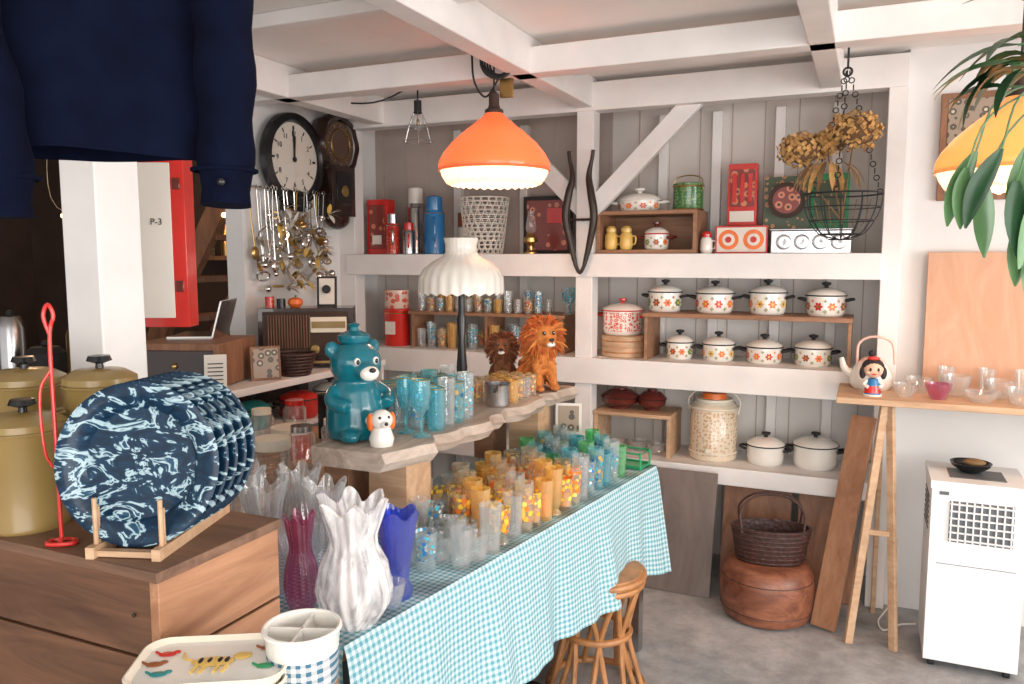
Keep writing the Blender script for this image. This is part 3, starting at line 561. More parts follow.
for k in range(12): b.box((0,-.034,.1),(.005,.002,.018),BRASS,TR(0,0,.12)@Matrix.Rotation(k*pi/6,4,'Y'))
b.done((-2.59,3.53,1.97),90,bev=.004)
# hanging utensil & foil cluster
random.seed(5)
b=B('hanging_utensil_cluster')
b.tube([(.03,-.24,.24),(.03,.26,.24)],.006,SILV); b.tube([(0,-.22,.24),(.03,-.22,.24)],.005,SILV); b.tube([(0,.24,.24),(.03,.24,.24)],.005,SILV)
for i in range(26):   # spoons, ladles, scissors hanging from the rail
    y=-.23+.019*i; x=.03+.03*(i%4); L=random.uniform(.14,.36); m=random.choice([SILV,SILV,BRASS,STEEL]); ty=random.uniform(-.03,.03); z0=.235; e=Vector((x+.01,y+ty,z0-L))
    b.ring((x,y,z0),.01,.002,m,RY,10,5); b.tube([(x,y,z0-.01),(x,y+ty*.5,z0-L*.5),e],[.003,.0025,.004],m,6)
    if i%3==0: b.ell((e.x,e.y,e.z-.025),(.012,.024,.032),m,None,12,8)
    elif i%3==1: b.ell((e.x+.012,e.y,e.z-.01),(.022,.03,.018),m,None,12,8)
    else:
        for s in (-1,1): b.ring((e.x,e.y+s*.016,e.z-.014),.014,.0035,m,RY,14,6); b.tube([e,(e.x,e.y-s*.012,e.z+.07)],.003,m,5)
for i in range(70):
    y=max(-.2,min(.28,random.gauss(.03,.13))); z=random.uniform(-.26,.2); x=random.uniform(.04,.16)
    if i%5==0: b.ell((x,y,z),random.uniform(.014,.024),SILV,None,12,8)
    elif i%5==1: b.ring((x,y,z),random.uniform(.015,.03),.005,SILV if i%2 else BRASS,Matrix.Rotation(random.random()*3,4,(1,.5,.2)),14,6)
    else:
        for k in range(5): b.leaf((x,y,z),(random.uniform(.1,1),random.uniform(-1,1),random.uniform(-1,1)),.07,.014,.5,random.choice([SILV,SILV,PAPER,YEL2,BRASS]),4)
b.done((-2.655,3.14,1.59),nrm=False)
# ---------------------------------------------------------------- left counter
b=B('open_shelf_counter')
b.box((-2.41,2.68,.985),(.48,1.3,.03),WHITE); b.box((-2.41,2.68,.79),(.46,1.26,.02),WHITE); b.box((-2.41,2.68,.4),(.46,1.26,.02),WHITE)
for y in (2.04,3.32): b.box((-2.41,y,.485),(.46,.02,.97),WHITE)
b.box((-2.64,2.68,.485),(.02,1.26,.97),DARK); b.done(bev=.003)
b=B('vintage_radio'); b.box((0,0,.145),(.42,.2,.26),DW); b.box((0,-.101,.16),(.38,.004,.2),DARK)
for i in range(16): b.box((-.165+i*.012,-.105,.17),(.004,.006,.15),BRW)
b.box((.1,-.105,.2),(.16,.006,.07),CREAM); b.box((.1,-.109,.2),(.15,.003,.03),YEL)
for x in (.04,.1,.16): b.cyl((x,-.1,.09),.02,.022,BRASS,RX)
b.box((0,-.1,.03),(.42,.012,.012),BRASS)
for x in (-.17,.17): b.box((x,0,.008),(.03,.16,.016),BLKM)
b.done((-2.36,2.98,1.0),32,bev=.008)
b=B('pumpkin_ornament'); b.lathe([(.0001,0),(.02,0),(.032,.015),(.03,.035),(.01,.045),(.0001,.043)],ORG,f=lambda a,z:1+.1*abs(cos(4*a))); b.tube([(0,0,.04),(.004,0,.055)],.004,GREEN); b.done((-2.4,2.94,1.276))
b=B('framed_mini_print'); b.box((0,0,.07),(.09,.01,.14),BLKM,ROT(-8,'X')); b.box((0,-.006,.07),(.07,.004,.12),PAPER,ROT(-8,'X')); b.cyl((0,-.01,.08),.02,.004,BLK,ROT(-8,'X')@RX); b.done((-2.29,3.03,1.276),30)
b=B('small_tin_cans')
for x,y,h in ((-2.48,2.86,.05),(-2.44,2.89,.04)): b.cyl((x,y,0),.02,h,P_CAN if h>.045 else BLK)
b.done((0,0,1.276))
b=B('laptop_computer'); b.box((0,0,.008),(.26,.17,.014),SILV); b.box((0,.085,.08),(.26,.006,.16),SILV,TR(0,.085,0)@ROT(-15,'X')@TR(0,-.085,0)); b.box((0,.08,.085),(.24,.003,.14),BLK,TR(0,.085,0)@ROT(-15,'X')@TR(0,-.085,0)); b.done((-2.5,2.45,1.176),-60)
b=B('wooden_drawer_box'); b.box((0,0,.09),(.34,.36,.17),BRW); b.box((0,-.183,.09),(.3,.006,.12),DW); b.ell((0,-.19,.09),.012,BRASS); b.done((-2.46,2.4,1.0),20,bev=.004)
b=B('price_card'); b.box((0,0,.07),(.08,.004,.14),PAPER,ROT(-12,'X')); 
for i in range(6): b.box((0,-.003,.03+i*.015),(.055,.002,.004),BLKM,ROT(-12,'X'))
b.done((-2.22,2.25,1.0),40)
b=B('small_photo_stand'); b.box((0,0,.07),(.12,.01,.14),BRW,ROT(-10,'X')); b.box((0,-.006,.07),(.1,.004,.12),P_SCENE,ROT(-10,'X')); b.done((-2.24,2.55,1.0),50)
b=B('dark_twine_basket')
for i in range(7): b.ring((0,0,.008+.014*i),.06+.004*i,.007,WICK)
b.cyl((0,0,0),.06,.01,WICK); b.done((-2.23,2.72,1.0))
TE=pm('teal_enamel',(.02,.26,.26),.25,coat=.4)
pot(-2.3,2.52,.8005,.075,.08,TE,'teal_pot',BLKM,70); pot(-2.28,2.8,.8005,.085,.08,RED,'red_pot',BLKM,70); pot(-2.3,2.26,.8005,.075,.07,YEL,'mustard_pot',BLKM,70); pot(-2.3,3.05,.8005,.075,.08,ENW,'cream_pot',BLKM,70)
# low cabinet w/ tins
b=B('low_display_cabinet'); b.box((-1.87,2.2,.385),(.5,1.0,.77),BRX); b.box((-1.87,2.2,.775),(.53,1.04,.02),LIGHTW); b.box((-1.61,2.2,.4),(.01,.9,.6),BRW); b.done(bev=.004)
b=B('brown_bottle'); b.lathe([(.0001,0),(.035,0),(.035,.1),(.015,.14),(.013,.18)],pm('brown_bottle_glass',(.08,.03,.01),.15)); b.cyl((0,0,.18),.015,.02,RED); b.done((-1.98,2.02,.785))
b=B('rattan_round_box'); b.lathe([(.0001,0),(.075,0),(.077,.004),(.077,.07),(.08,.072),(.08,.09),(.0001,.095)],RATT)
for i in range(8): b.ring((0,0,.005+.011*i),.079,.004,RATT,seg=5)
b.done((-1.84,2.07,.785))
b=B('biscuit_tin'); b.cyl((0,0,0),.07,.09,P_CAN); b.cyl((0,0,.09),.072,.02,CREAM); b.done((-1.88,2.26,.785))
b=B('storage_jar'); b.lathe([(.0001,0),(.05,0),(.055,.01),(.055,.11),(.045,.12)],GL); b.lathe([(.058,.115),(.06,.12),(.058,.15),(.0001,.155)],CREAM); b.done((-1.7,1.95,.785))
b=B('glass_canister_group')
for i,(x,y) in enumerate(((-1.72,2.12),(-1.69,2.26),(-2.06,2.5),(-1.68,2.4),(-2.05,2.3))): b.lathe([(.0001,0),(.045,0),(.045,.12),(.03,.14)],GL,(x,y,0)); b.cyl((x,y,.135),.036,.02,[STEEL,CREAM,RED][i%3])
b.done((0,0,.785))
b=B('orange_tray_stack')
for i in range(4): b.box((0,0,.006+.012*i),(.13-.006*i,.09,.009),[ORG,CREAM,RED,PAPER][i])
b.done((-2.02,2.15,.785),20,bev=.002)
b=B('black_toaster'); b.box((0,0,.1),(.14,.2,.18),BLK); b.box((0,0,.195),(.03,.15,.008),STEEL); b.box((.075,0,.12),(.012,.03,.01),STEEL); b.box((0,0,.006),(.12,.18,.012),BLKM); b.done((-1.84,2.56,.785),-20,bev=.02)
# ---------------------------------------------------------------- table + cloth
TA=-8.1; TL=(-.932,1.26,0); L=1.66; W=.61; H=.72
tb=B('display_table'); tb.box((-W/2,L/2,H-.02),(W-.02,L-.02,.035),BRX)
for x in (-W+.05,-.05):
    for y in (.05,L-.05): tb.box((x,y,.35),(.04,.04,.69),STEEL)
tb.done(TL,TA)
def cloth():
    me=bpy.data.meshes.new('gingham_tablecloth'); bm=bmesh.new(); uvl=bm.loops.layers.uv.new('UVMap')
    def grid(fn,nu,nv):
        V=[[bm.verts.new(fn(i/nu,j/nv)[0]) for j in range(nv+1)] for i in range(nu+1)]
        U=[[fn(i/nu,j/nv)[1] for j in range(nv+1)] for i in range(nu+1)]
        for i in range(nu):
            for j in range(nv):
                f=bm.faces.new((V[i][j],V[i+1][j],V[i+1][j+1],V[i][j+1])); f.smooth=True
                for l,(a,b) in zip(f.loops,((i,j),(i+1,j),(i+1,j+1),(i,j+1))): l[uvl].uv=U[a][b]
    D=.36
    def wob(s): return .5*sin(s*9+.6)+.3*sin(s*21)+.2*sin(s*37+1)
    def top(u,v): x=-W+W*u; y=L*v; return (x,y,H+.002),(x,y)
    grid(top,6,20)
    def right(u,v):
        y=L*u; d=D*v; drop=d+ .05*max(0,(u-.85)/.15)*v; k=.035*v
        return (.006*min(1,v*12)+.035*v+k*wob(y*1.3)*1.0,y+ (.02*v if u>.98 else 0),H+.002-drop+.004*sin(y*9)*v),(d,y)
    grid(right,90,16)
    def near(u,v):
        x=-W+W*u; d=.34*v; return (x+.035*v*max(0,(u-.9)*10),-.006*min(1,v*12)-.02*v-.015*v*wob(x*2),H+.002-d),(x,-d)
    grid(near,40,12)
    def far(u,v):
        x=-W+W*u; d=D*v; return (x+.035*v*max(0,(u-.9)*10),L+.006+.02*v+.02*v*wob(x*2),H+.002-d-.05*v*max(0,(u-.85)/.15)),(x,L+d)
    grid(far,40,12)
    bmesh.ops.remove_doubles(bm,verts=bm.verts,dist=.0008)
    bm.to_mesh(me); bm.free(); me.materials.append(GING)
    o=bpy.data.objects.new('gingham_tablecloth',me); SC.collection.objects.link(o); o.location=TL; o.rotation_euler=(0,0,math.radians(TA))
cloth()
TM=TR(*TL)@RZ(TA)
def tw(w,t): v=TM@Vector((-w,t,0)); return v.x,v.y
TZ=H+.003
# slab
b=B('live_edge_slab_shelf'); vs=[];fs=[];n=30
for i in range(n+1):
    u=i/n; y=1.69+1.23*u; e=.018*sin(i*.7)+.012*sin(i*1.7+1)+.006*sin(i*3.9); xr=-1.08+e+.03*u-.05*max(0,1-u*8); xl=-1.39+.01*sin(i*.9)+.05*max(0,1-u*6)-.03*u
    for z,o_ in ((1.0,0),(.975,.012),(.95,-.008)): vs+=[(xl,y,z),(xr+o_,y,z)]
for i in range(n):
    a=i*6;c=a+6; fs+=[(a,a+1,c+1,c),(a+1,a+3,c+3,c+1),(a+3,a+5,c+5,c+3),(a+5,a+4,c+4,c+5),(a+4,a,c,c+4)]
fs+=[(0,4,5,3,1),(n*6,n*6+1,n*6+3,n*6+5,n*6+4)]
b.add(vs,fs,SLABW); 
for y in (1.86,2.8): b.box((-1.17,y,(.95+TZ)/2),(.12,.13,.95-TZ),LIGHTW); b.box((-1.34,y,(.95+TZ)/2),(.08,.13,.95-TZ),BRX)
b.done(ang=30)
# glassware on the table
random.seed(11)
def ftumb(b,x,y,r,h,mat):
    b.lathe([(.0001,0),(r*.85,0),(r*.85,.004),(r*.5,.015),(r*.8,.035),(r,h),(r*.93,h),(r*.6,.035),(.0001,.03)],mat,(x,y,0),20)
b=B('clear_glassware_group')
for t in (.4,.465,.53,.59):
    for w in (.04,.105,.17,.235,.3,.365):
        if t<.45 and w<.08: continue
        x,y=tw(w+random.uniform(-.006,.006),t+random.uniform(-.004,.004)); 
        r=random.choice((.027,.029,.031)); h=random.choice((.07,.1,.13))
        (ftumb(b,x,y,r,h,random.choice([GL,GLBL])) if random.random()<.3 else tumbler(b,x,y,0,r,h,random.choice([GL,GL,GLBL])))
x,y=tw(.035,.19); bowl(b,x,y,0,.03,.06,GL,.03)
b.done((0,0,TZ))
b=B('orange_print_tumbler_set')
for i in range(9):
    for j in range(5):
        x,y=tw(.05+.066*j+random.uniform(-.004,.004),.66+.0595*i+random.uniform(-.002,.002)); h=.1+.022*((i+2*j)%3)
        m=[GLO,GLY,GLO,GL,GLO,GLY,GLO][(i*3+j)%7]; (ftumb(b,x,y,.028,h,m) if (i+j)%5==0 else tumbler(b,x,y,0,.028,h,m,.85))
        if (i+j)%5 and (m is GLY or (m is GLO and (i+j)%3==0)): b.lathe([(.0001,.012),(.0215,.012),(.024,h*.55),(.0001,h*.55)],GLOT,(x,y,0),16)
b.done((0,0,TZ))
b=B('blue_print_tumbler_set')
for i in range(6):
    for j in range(5):
        x,y=tw(.06+.068*j,1.205+.062*i)
        if i>4 and j<2: continue
        tumbler(b,x,y,0,.028,.11+.03*((i+j)%2),[GLBL,GLTL,GLT,GLBL,GLG][(i+2*j)%5],.85)
b.done((0,0,TZ))
b=B('green_wire_tray'); x,y=tw(.12,1.6)
for z in (.012,.06): b.tube([(-.1,-.045,z),(.1,-.045,z),(.1,.045,z),(-.1,.045,z)],.004,GREEN,6,True)
b.box((0,0,.006),(.2,.09,.006),GREEN)
for sx in (-.1,.1):
    for sy in (-.045,.045): b.tube([(sx,sy,.001),(sx,sy,.065)],.004,GREEN)
b.done((x,y,TZ),TA)
# vases
def frill(name,x,y,z,s,mat,lobes=6,amp=.16,rot=0,kr=1,zamp=.012):
    b=B(name); P=[(.0001,0),(.045,0),(.05,.008),(.07,.04),(.078,.08),(.068,.13),(.05,.17),(.048,.195),(.058,.23),(.066,.262),(.06,.264),(.05,.235),(.04,.2),(.042,.17)]
    b.lathe([(r*s*kr,q*s) for r,q in P],mat,seg=120,f=lambda a,zz:1+.035*cos(lobes*3*a+zz*18)+amp*max(0,(zz/s-.16)/.1)*cos(lobes*a),zf=lambda a,zz:zamp*max(0,(zz/s-.18)/.08)*cos(lobes*a)); return b.done((x,y,z),rot)
frill('milk_glass_frilled_vase',-.975,1.36,TZ,1.0,MILKM,6,.16,10,1.04,.014)
GLV=glass('thick_clear_glass',(.97,.98,.985),milk=.12,edge=.65)
frill('purple_glass_vase',-1.115,1.36,TZ,.8,GLP,5,.15,0,.62); frill('clear_frilled_vase',-1.24,1.39,TZ,1.0,GLV,5,.18,0,.8); frill('clear_frilled_vase',-1.37,1.45,TZ,1.02,GLV,5,.18,20,.85); frill('clear_frilled_vase',-1.17,1.52,TZ,.9,GLV,6,.15,0,.85); frill('clear_frilled_vase',-1.31,1.6,TZ,.9,GLV,6,.15,0,.9); frill('pink_glass_vase',-1.065,1.47,TZ,.78,glass('pale_pink_glass',(.96,.72,.76),milk=.15),6,.12,0,.55)
b=B('cobalt_cut_glass_vase'); b.lathe([(.0001,0),(.03,0),(.032,.02),(.024,.04),(.03,.09),(.042,.17),(.048,.2),(.043,.2),(.026,.09),(.0001,.05)],GLB,seg=60,f=lambda a,z:1+.06*abs(cos(5*a+z*30)),zf=lambda a,z:.008*cos(5*a+z*30) if z>.19 else 0); b.done((-.96,1.51,TZ))
# items on slab
b=B('teal_tumbler_set')
for i in range(6):
    for j in range(4):
        x=-1.33+.066*j; y=2.0+.062*i
        if i>3 and j>2: continue
        h=.125+.02*((i*j)%2); m=[GLTL,GLT,GL,GLTL,GLBL][(i+2*j)%5]; tumbler(b,x,y,0,.027,h,m,.9)
        if (i+j)%2: b.ring((x,y,h*.98),.0262,.0016,GOLDM,n=18,seg=5)
b.done((0,0,1.001))
b=B('stem_goblets')
for x,y in ((-1.13,1.91),(-1.195,1.935)): b.lathe([(.0001,0),(.026,0),(.024,.004),(.005,.012),(.005,.06),(.022,.08),(.028,.12),(.026,.16),(.024,.16),(.02,.085),(.0001,.07)],GLT,(x,y,0)); b.ring((x,y,.16),.025,.0015,GOLDM,n=18,seg=5)
b.done((0,0,1.001))
b=B('steel_milk_pot'); b.lathe([(.0001,0),(.04,0),(.042,.01),(.04,.07),(.044,.078),(.038,.076),(.036,.01)],STEEL); b.tube(cat([(.04,0,.06),(.1,0,.07),(.12,0,.068)],4),.005,BLKM); b.done((-1.13,2.42,1.001),-70)
b=B('amber_print_glass_set')
for i in range(6):
    for j in range(3):
        x=-1.22+.055*j; y=2.44+.055*i
        if i==0 and j>0: continue
        if i==5: continue
        tumbler(b,x,y,0,.022,.08,[GLA,GL,GLA,GLY][(i+j)%4],.9); b.ring((x,y,.079),.0215,.0014,GOLDM,n=16,seg=5)
b.done((0,0,1.001))
# bear dispenser
root=empty('bear_drink_dispenser',(-1.295,1.83,1.0),62)
b=B('body'); b.lathe([(.0001,.004),(.075,.004),(.082,.03),(.08,.09),(.068,.14),(.055,.165),(.0001,.17)],TEAL); b.ell((0,-.008,.21),(.072,.07,.066),TEAL); b.ell((0,-.07,.195),(.034,.03,.026),TEAL)
for s in (-1,1): b.ell((s*.062,.01,.25),(.022,.014,.024),TEAL); b.tube(cat([(s*.062,0,.14),(s*.085,-.03,.115),(s*.06,-.072,.1)],4),[.02]*8+[.017],TEAL,10); b.ell((s*.05,-.06,.02),(.028,.04,.02),TEAL)
b.done(remesh=.004,parent=root)
b=B('features'); b.ell((0,-.088,.19),(.028,.02,.021),ENW); b.ell((0,-.106,.2),(.01,.007,.007),BLK); b.lathe([(.04,.268),(.045,.275),(.045,.288),(.02,.3),(.0001,.302)],TEAL); b.lathe([(.014,.3),(.012,.31),(.018,.318),(.0001,.324)],TEAL)
for s in (-1,1): b.ell((s*.028,-.072,.222),(.009,.006,.011),ENW); b.ell((s*.028,-.077,.221),(.005,.004,.007),BLK)
b.cyl((0,-.08,.06),.012,.03,ENW,RX); b.box((0,-.1,.068),(.012,.012,.03),ENW); b.done(parent=root)
b=B('toy_dog_figurine'); b.lathe([(.0001,0),(.03,0),(.034,.02),(.024,.05),(.0001,.055)],ENW); b.ell((0,-.004,.07),(.03,.03,.028),ENW); b.ell((0,-.032,.063),(.012,.014,.01),ENW); b.ell((0,-.046,.066),.005,BLK)
for s in (-1,1): b.ell((s*.03,.002,.065),(.009,.014,.024),ORG); b.ell((s*.012,-.028,.08),.004,BLK)
b.done((-1.17,1.77,1.001),50)
# lions
def lion(x,y,z,k,rot,fur,mane,n=420,name='plush_lion'):
    root=empty(name,(x,y,z),rot,k)
    b=B('body'); b.ell((0,.035,.07),(.05,.055,.065),fur); b.ell((0,-.005,.1),(.042,.042,.06),fur); b.ell((0,-.03,.185),(.045,.042,.045),fur); b.ell((0,-.068,.17),(.024,.022,.018),fur)
    for s in (-1,1):
        b.tube(cat([(s*.025,-.02,.11),(s*.028,-.04,.05),(s*.028,-.045,.012)],4),[.02,.019,.018,.017,.016,.015,.015,.015,.015],fur,10); b.ell((s*.028,-.055,.011),(.017,.024,.011),fur)
        b.ell((s*.045,.035,.045),(.026,.042,.038),fur); b.ell((s*.05,-.005,.012),(.016,.032,.012),fur); b.ell((s*.035,-.015,.225),(.015,.008,.016),fur)
    b.tube(cat([(0,.08,.03),(.03,.12,.03),(.07,.11,.05),(.08,.09,.08)],5),.008,fur); b.ell((.08,.09,.09),(.016,.016,.022),fur)
    b.done(remesh=.0045,parent=root)
    m=B('mane'); rnd=random.Random(3)
    for i in range(n):
        a=rnd.uniform(0,2*pi); f=rnd.uniform(-.35,1); R_=.044; base=Vector((R_*cos(a),-.035+.035*f,.185+R_*sin(a))); d=Vector((cos(a),.5*f-.1,sin(a)-.35)).normalized(); d=(d+Vector([rnd.uniform(-.4,.4) for _ in range(3)])).normalized()
        Lm=rnd.uniform(.025,.045); m.tube([base-d*.008,base+d*Lm*.6,base+d*Lm+Vector((0,0,-.008))],[.005,.004,.0008],mane if rnd.random()<.6 else fur,5)
    for i in range(260):
        a=rnd.uniform(0,2*pi); h=rnd.uniform(.02,.15); base=Vector((.045*cos(a),.015+.05*sin(a),h)); d=(Vector((cos(a),sin(a),-.8))+Vector([rnd.uniform(-.3,.3) for _ in range(3)])).normalized(); m.tube([base-d*.004,base+d*.014,base+d*.024],[.004,.003,.0006],fur,5)
    for s in (-1,1): m.ell((s*.017,-.068,.198),(.006,.004,.007),BLK); m.ell((s*.017,-.071,.2),.002,ENW)
    m.ell((0,-.09,.178),(.009,.005,.006),BLK); m.ell((0,-.082,.162),(.016,.012,.009),ENW); m.tube([(0,-.093,.172),(0,-.094,.164)],.0015,BLK,5)
    m.done(parent=root)
lion(-1.13,2.8,1.0,1.12,48,FUR,MANE); lion(-1.3,2.83,1.0,.85,20,pm('brown_fur',(.22,.085,.035),.95,var=.3,scale=60,bs=.5),pm('brown_mane',(.15,.045,.018),.95,var=.4,scale=40,bs=.5))
b=B('hanging_photo_card'); b.box((0,0,0),(.1,.003,.14),PAPER); b.box((0,-.003,.01),(.08,.002,.1),P_SCENE); b.done((-1.03,2.85,.875),15)
# ---------------------------------------------------------------- foreground chest
b=B('wooden_chest')
for z0,z1 in ((.0,.36),(.366,.66),(.666,.845),(.851,.985)):
    b.box((-1.46,1.03,(z0+z1)/2),(.88,.28,z1-z0),WOODM)
    b.box((-1.024,1.03,(z0+z1)/2),(.02,.284,z1-z0),WOODY)
b.box((-1.46,1.03,.993),(.9,.295,.018),WOODT)
for x in (-1.07,-1.85):
    for z in (.75,.92,.5): b.cyl((x,.888,z),.004,.003,BLKM,RX,8)
b.done(bev=.003)
PS=.89
def plate(t):
    b=B('enamel_swirl_plate'); b.T=SCL(PS,PS,PS); b.lathe([(.0001,.0),(.1,.0),(.108,.003),(.118,.016),(.15,.022),(.156,.02),(.157,.024),(.15,.026),(.116,.02),(.105,.006),(.0001,.004)],SWIRL,M=TR(0,0,.158)@ROT(-7,'X')@RX,seg=64)
    return b.done((-1.125+t*(-.24),.965+t*.95,1.010),24)
for i in range(5): plate(.032*i)
b=B('wooden_plate_rack'); b.T=SCL(.82,.82,.82)
for x in (-.07,.07): b.box((x,.09,.012),(.018,.32,.024),LIGHTW); 
for y in (-.05,.23): b.box((0,y,.008),(.16,.018,.012),LIGHTW)
for x in (-.07,.07):
    for i in range(6): b.cyl((x,-.035+.0385*i,.02),.004,.08 if i in(0,5) else .06,LIGHTW,seg=8)
    b.cyl((x,-.045,.02),.005,.1,LIGHTW,seg=8)
b.done((-1.125,.955,1.002),19)
def canister(x,y,r,h,name='mustard_enamel_canister'):
    b=B(name); b.lathe([(.0001,0),(r,0),(r*1.02,.005),(r,.01),(r,h),(r*1.04,h+.004)],YEL); b.lathe([(r*1.05,h),(r*1.04,h+.012),(r*.7,h+.026),(.0001,h+.03)],YEL); b.lathe([(.008,h+.028),(.007,h+.038),(.024,h+.044),(.02,h+.054),(.0001,h+.056)],BLK,seg=18)
    b.ring((0,0,h*.98),r*1.01,.003,YEL)
    for s in (-1,1): b.tube(cat([(s*r,-.02,h*.8),(s*(r+.022),-.02,h*.78),(s*(r+.022),.02,h*.78),(s*r,.02,h*.8)],4),.005,YEL)
    return b.done((x,y,1.002),60)
canister(-1.42,.96,.068,.185); canister(-1.4,1.11,.066,.25) ; canister(-1.6,1.09,.075,.24)
b=B('red_iron_hook_stand'); b.tube(cat([(0,0,.012),(.0,0,.2),(0,0,.36),(.008,0,.4),(0,0,.42),(-.008,0,.4),(0,0,.37)],5),.0035,RED); b.tube(cat([(0,0,.13),(-.014,-.01,.17),(-.016,-.01,.27),(0,0,.31)],5),.0025,RED); b.tube(cat([(-.02,-.01,.005),(.02,-.01,.005),(.018,.012,.005),(-.018,.012,.005)],4,True),.004,RED,8,True); b.tube([(0,0,.012),(0,-.01,.005)],.004,RED); b.done((-1.265,.91,1.002),30)
# stand + trays in front
simple('small_wooden_stand',(-1.0,.7,0),(-.75,1.0,.845),BRX,.004)
b=B('printed_serving_tray')
def rrect(hx,hy,r,n=6):
    out=[]
    for cx,cy,a0 in ((hx-r,hy-r,0),(-hx+r,hy-r,90),(-hx+r,-hy+r,180),(hx-r,-hy+r,270)):
        for k in range(n+1): a=math.radians(a0+90*k/n); out.append((cx+r*cos(a),cy+r*sin(a)))
    return out
def tray(b,z,hx,hy,h,mi,mo):
    L_=[]; 
    for s,zz in ((.9,0),(1,h),(.97,h+.002),(.9,.012)): L_.append([(x*s,y*s,z+zz) for x,y in rrect(hx,hy,.035)])
    n=len(L_[0]); vs=sum(L_,[]); fs=[]
    for k in range(3):
        for i in range(n): fs.append((k*n+i,k*n+(i+1)%n,(k+1)*n+(i+1)%n,(k+1)*n+i))
    b.add(vs,fs,mo); b.add(L_[3],[tuple(range(n))],mi); b.add(L_[0],[tuple(range(n))],mo)
tray(b,0,.115,.075,.02,CREAM,CREAM); tray(b,.018,.115,.075,.02,CREAM,CREAM); tray(b,.036,.115,.075,.018,ENW,CREAM)
zt=.0495
b.ell((0,0,zt),(.032,.015,.002),YEL2); b.ell((.04,.014,zt),(.014,.011,.002),YEL2)
for dx in (-.02,-.008,.012,.024): b.tube([(dx,-.01,zt),(dx-.004,-.032,zt)],.003,YEL2,5)
for dx in (-.018,-.005,.01,.02): b.ell((dx,.002,zt+.001),(.004,.009,.002),BLK)
b.tube(cat([(-.03,.004,zt),(-.045,.014,zt),(-.05,.03,zt)],4),.002,YEL2,5)
for (x_,y_,m) in ((-.075,.03,RED),(-.07,-.03,TE),(.075,.035,BRP),(.08,-.02,GREEN),(-.085,0,BRP)): b.ell((x_,y_,zt),(.013,.008,.0015),m); b.ell((x_+.012,y_+.006,zt),(.006,.005,.0015),m); b.tube([(x_-.01,y_,zt),(x_-.02,y_+.008,zt)],.002,m,5)
b.done((-.875,.86,.847),30)
b=B('divided_cutlery_holder'); b.lathe([(.0001,0),(.048,0),(.052,.005),(.0545,.055)],GINGO); b.lathe([(.0545,.055),(.057,.085),(.06,.09),(.053,.09),(.05,.01),(.0001,.01)],ENW); b.ring((0,0,.089),.057,.004,ENW); b.box((0,0,.048),(.104,.003,.08),ENW); b.box((0,0,.048),(.003,.104,.08),ENW); b.done((-.772,.94,.8465),20) 
# ---------------------------------------------------------------- rattan stool
b=B('rattan_stool'); b.lathe([(.0001,.42),(.155,.42),(.16,.43),(.155,.44),(.0001,.445)],RATT)
for z,r in ((.425,.16),(.4,.155),(.02,.165),(.22,.115)): b.ring((0,0,z),r,.012,RATT)
for k in range(8):
    a=2*pi*k/8; b.tube(cat([(.15*cos(a),.15*sin(a),.41),(.12*cos(a+.2),.12*sin(a+.2),.3),(.11*cos(a+.4),.11*sin(a+.4),.2),(.16*cos(a+.6),.16*sin(a+.6),.02)],5),.01,RATT)
    b.tube(cat([(.15*cos(a),.15*sin(a),.40),(.12*cos(a-.2),.12*sin(a-.2),.3),(.11*cos(a-.4),.11*sin(a-.4),.2),(.16*cos(a-.6),.16*sin(a-.6),.02)],5),.01,RATT)
b.done((-.81,2.54,0))
b=B('black_rubber_boots'); 
for s in (-1,1):
    b.tube(cat([(s*.05,0,.01+.16),(s*.05,0,.08),(s*.05,-.01,.04)],5),.038,BLK,14); b.ell((s*.05,-.06,.03),(.036,.09,.03),BLK)
b.done((-.86,2.15,0),-30)
# ---------------------------------------------------------------- left posts, poster, garment
simple('trim_post',(-1.7,1.27,0),(-1.585,1.39,2.34),WHITE,.004)
b=B('red_framed_sign'); b.box((0,0,0),(.14,.07,.46),RED); b.box((-.008,-.036,0),(.085,.003,.41),PAPER); b.box((-.053,-.038,0),(.004,.003,.41),BLKM)
for z in (-.12,.15): b.box((.05,-.037,z),(.02,.006,.03),REDD)
b.tube([(0,0,.22),(0,0,.795)],.002,BLKM,4); s_=b.done((-1.74,1.6,1.545),26,bev=.003)
text('P-3',.024,(-.005,-.039,.05),(pi/2,0,0),BLKM,s_,'lettering'); 
root=empty('navy_jacket',(-1.0,.76,0),math.degrees(math.atan2(.762,.647)))
b=B('body'); vs=[];fs=[];nz=16;ns=72
for i in range(nz+1):
    t=i/nz; z=1.64+.55*t; w=(.185-.015*t) if t<.8 else (.173-.13*((t-.8)/.2)**1.5); dp=.055-.02*t
    for k in range(ns):
        a=2*pi*k/ns; fo=1+.1*(1-t*.7)*sin(7*a+1.2*t)+.04*sin(15*a); vs.append((w*cos(a),dp*sin(a)*fo,z+.003*sin(3*a)*(1-t)))
for i in range(nz):
    for k in range(ns): fs.append((i*ns+k,i*ns+(k+1)%ns,(i+1)*ns+(k+1)%ns,(i+1)*ns+k))
b.add(vs,fs,NAVY); b.done(parent=root)
b=B('sleeves')
for pts in ([(.13,0,2.12),(.19,-.01,2.0),(.205,-.015,1.85),(.205,-.02,1.7),(.2,-.025,1.575)],[(-.13,0,2.12),(-.13,-.04,2.0),(-.1,-.07,1.8),(-.075,-.07,1.66),(-.07,-.07,1.55)]):
    P=cat(pts,6); b.tube(P,[.062-.018*i/len(P)+.004*sin(i*1.3) for i in range(len(P))],NAVY,20,flat=.8); q=P[-1]; b.ring((q.x,q.y,q.z+.05),.044,.003,NAVY); b.ell((q.x-.01,q.y-.045,q.z+.03),.006,BLK)
b.done(parent=root)
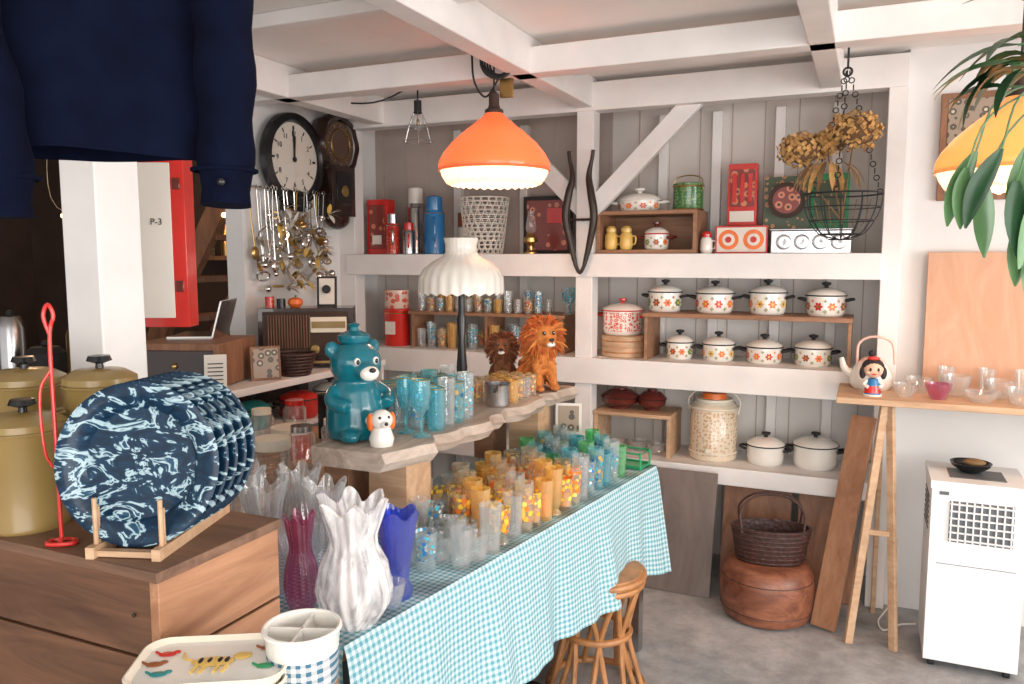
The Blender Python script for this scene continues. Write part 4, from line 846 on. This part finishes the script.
b=B('hanger'); b.tube(cat([(-.17,0,2.12),(0,0,2.21),(.17,0,2.12)],6),.008,BRW); b.tube(cat([(0,0,2.2),(0,0,2.25),(.02,0,2.29),(0,0,2.31),(-.02,0,2.29)],5),.003,STEEL); b.tube([(-.6,0,2.3),(.35,0,2.3)],.012,BLKM); b.tube([(-.5,0,2.3),(-.5,0,2.35)],.006,BLKM); b.tube([(.3,0,2.3),(.3,0,2.35)],.006,BLKM); b.done(parent=root)
# ---------------------------------------------------------------- annex
b=B('wooden_staircase'); 
for y in (3.35,3.85): bar(b,(-4.45,y,0),(-2.9,y,2.25),.05,.12,BRW)
for i in range(9): t=(i+.8)/9.6; b.box((-4.45+1.55*t,3.6,2.25*t+.02),(.2,.5,.03),BRW)
b.done()
b=B('string_lights'); 
for i in range(7): b.ell((-4.4+.25*i,3.3,1.75+.04*sin(i*2)),.014,BULB)
b.tube(cat([(-4.5,3.3,2.34),(-4.45,3.3,1.8),(-3.7,3.3,1.78),(-2.85,3.3,1.85),(-2.8,3.3,2.34)],6),.003,BLKM); b.done()
b=B('kitchen_counter'); b.box((-3.9,2.6,.45),(1.6,.5,.9),BRW); b.box((-3.9,2.6,.915),(1.64,.54,.03),STEEL)
b.done()
b=B('kitchen_cookware')
for x,r,h,m in ((-4.5,.1,.16,STEEL),(-4.2,.09,.2,STEEL),(-3.9,.07,.28,STEEL),(-3.65,.09,.14,BLKM),(-3.4,.06,.26,BRASS),(-3.2,.08,.18,STEEL)): b.lathe([(.0001,0),(r,0),(r,h*.8),(r*.7,h),(.0001,h)],m,(x,2.6,0)); b.ell((x,2.6,h+.015),.018,BLKM)
b.done((0,0,.93))
b=B('kitchen_wall_shelf'); b.box((-4.4,4.38,1.5),(2.6,.22,.03),BRW)
for i in range(12): b.lathe([(.0001,0),(.05,0),(.05,.14),(.03,.2),(.03,.22)],[STEEL,ENW,GLA,BRASS][i%4],(-5.55+.2*i,4.38,1.515))
b.done()
l=bpy.data.lights.new('annex_bulb','POINT'); l.energy=10; l.color=(1,.65,.35); l.shadow_soft_size=.1; o=bpy.data.objects.new('annex_bulb_light',l); SC.collection.objects.link(o); o.location=(-4.4,3.2,2.0)
# ---------------------------------------------------------------- light
w=bpy.data.worlds.new('World'); SC.world=w; w.use_nodes=True; bg=w.node_tree.nodes['Background']; bg.inputs[0].default_value=(1,.97,.95,1); bg.inputs[1].default_value=.95
def area(n,loc,rot,sx,sy,e,c):
    l=bpy.data.lights.new(n,'AREA'); l.shape='RECTANGLE'; l.size=sx; l.size_y=sy; l.energy=e; l.color=c; o=bpy.data.objects.new(n,l); SC.collection.objects.link(o); o.location=loc; o.rotation_euler=[math.radians(k) for k in rot]
area('shopfront_daylight',(1.0,-1.8,1.3),(94,0,10),3.6,1.9,105,(1,.965,.93))
area('window_daylight',(3.0,1.2,1.45),(90,0,90),2.6,1.3,100,(1,.98,.97))
# ---------------------------------------------------------------- camera
cam=bpy.data.cameras.new('camera'); cam.lens=28; cam.sensor_width=36; co=bpy.data.objects.new('camera',cam); SC.collection.objects.link(co)
co.location=(0,0,1.5); co.rotation_euler=(math.radians(90-6.02),0,math.radians(24)); SC.camera=co; cam.clip_start=.05
SC.view_settings.view_transform='Standard'; SC.view_settings.look='None'; SC.view_settings.exposure=0.02
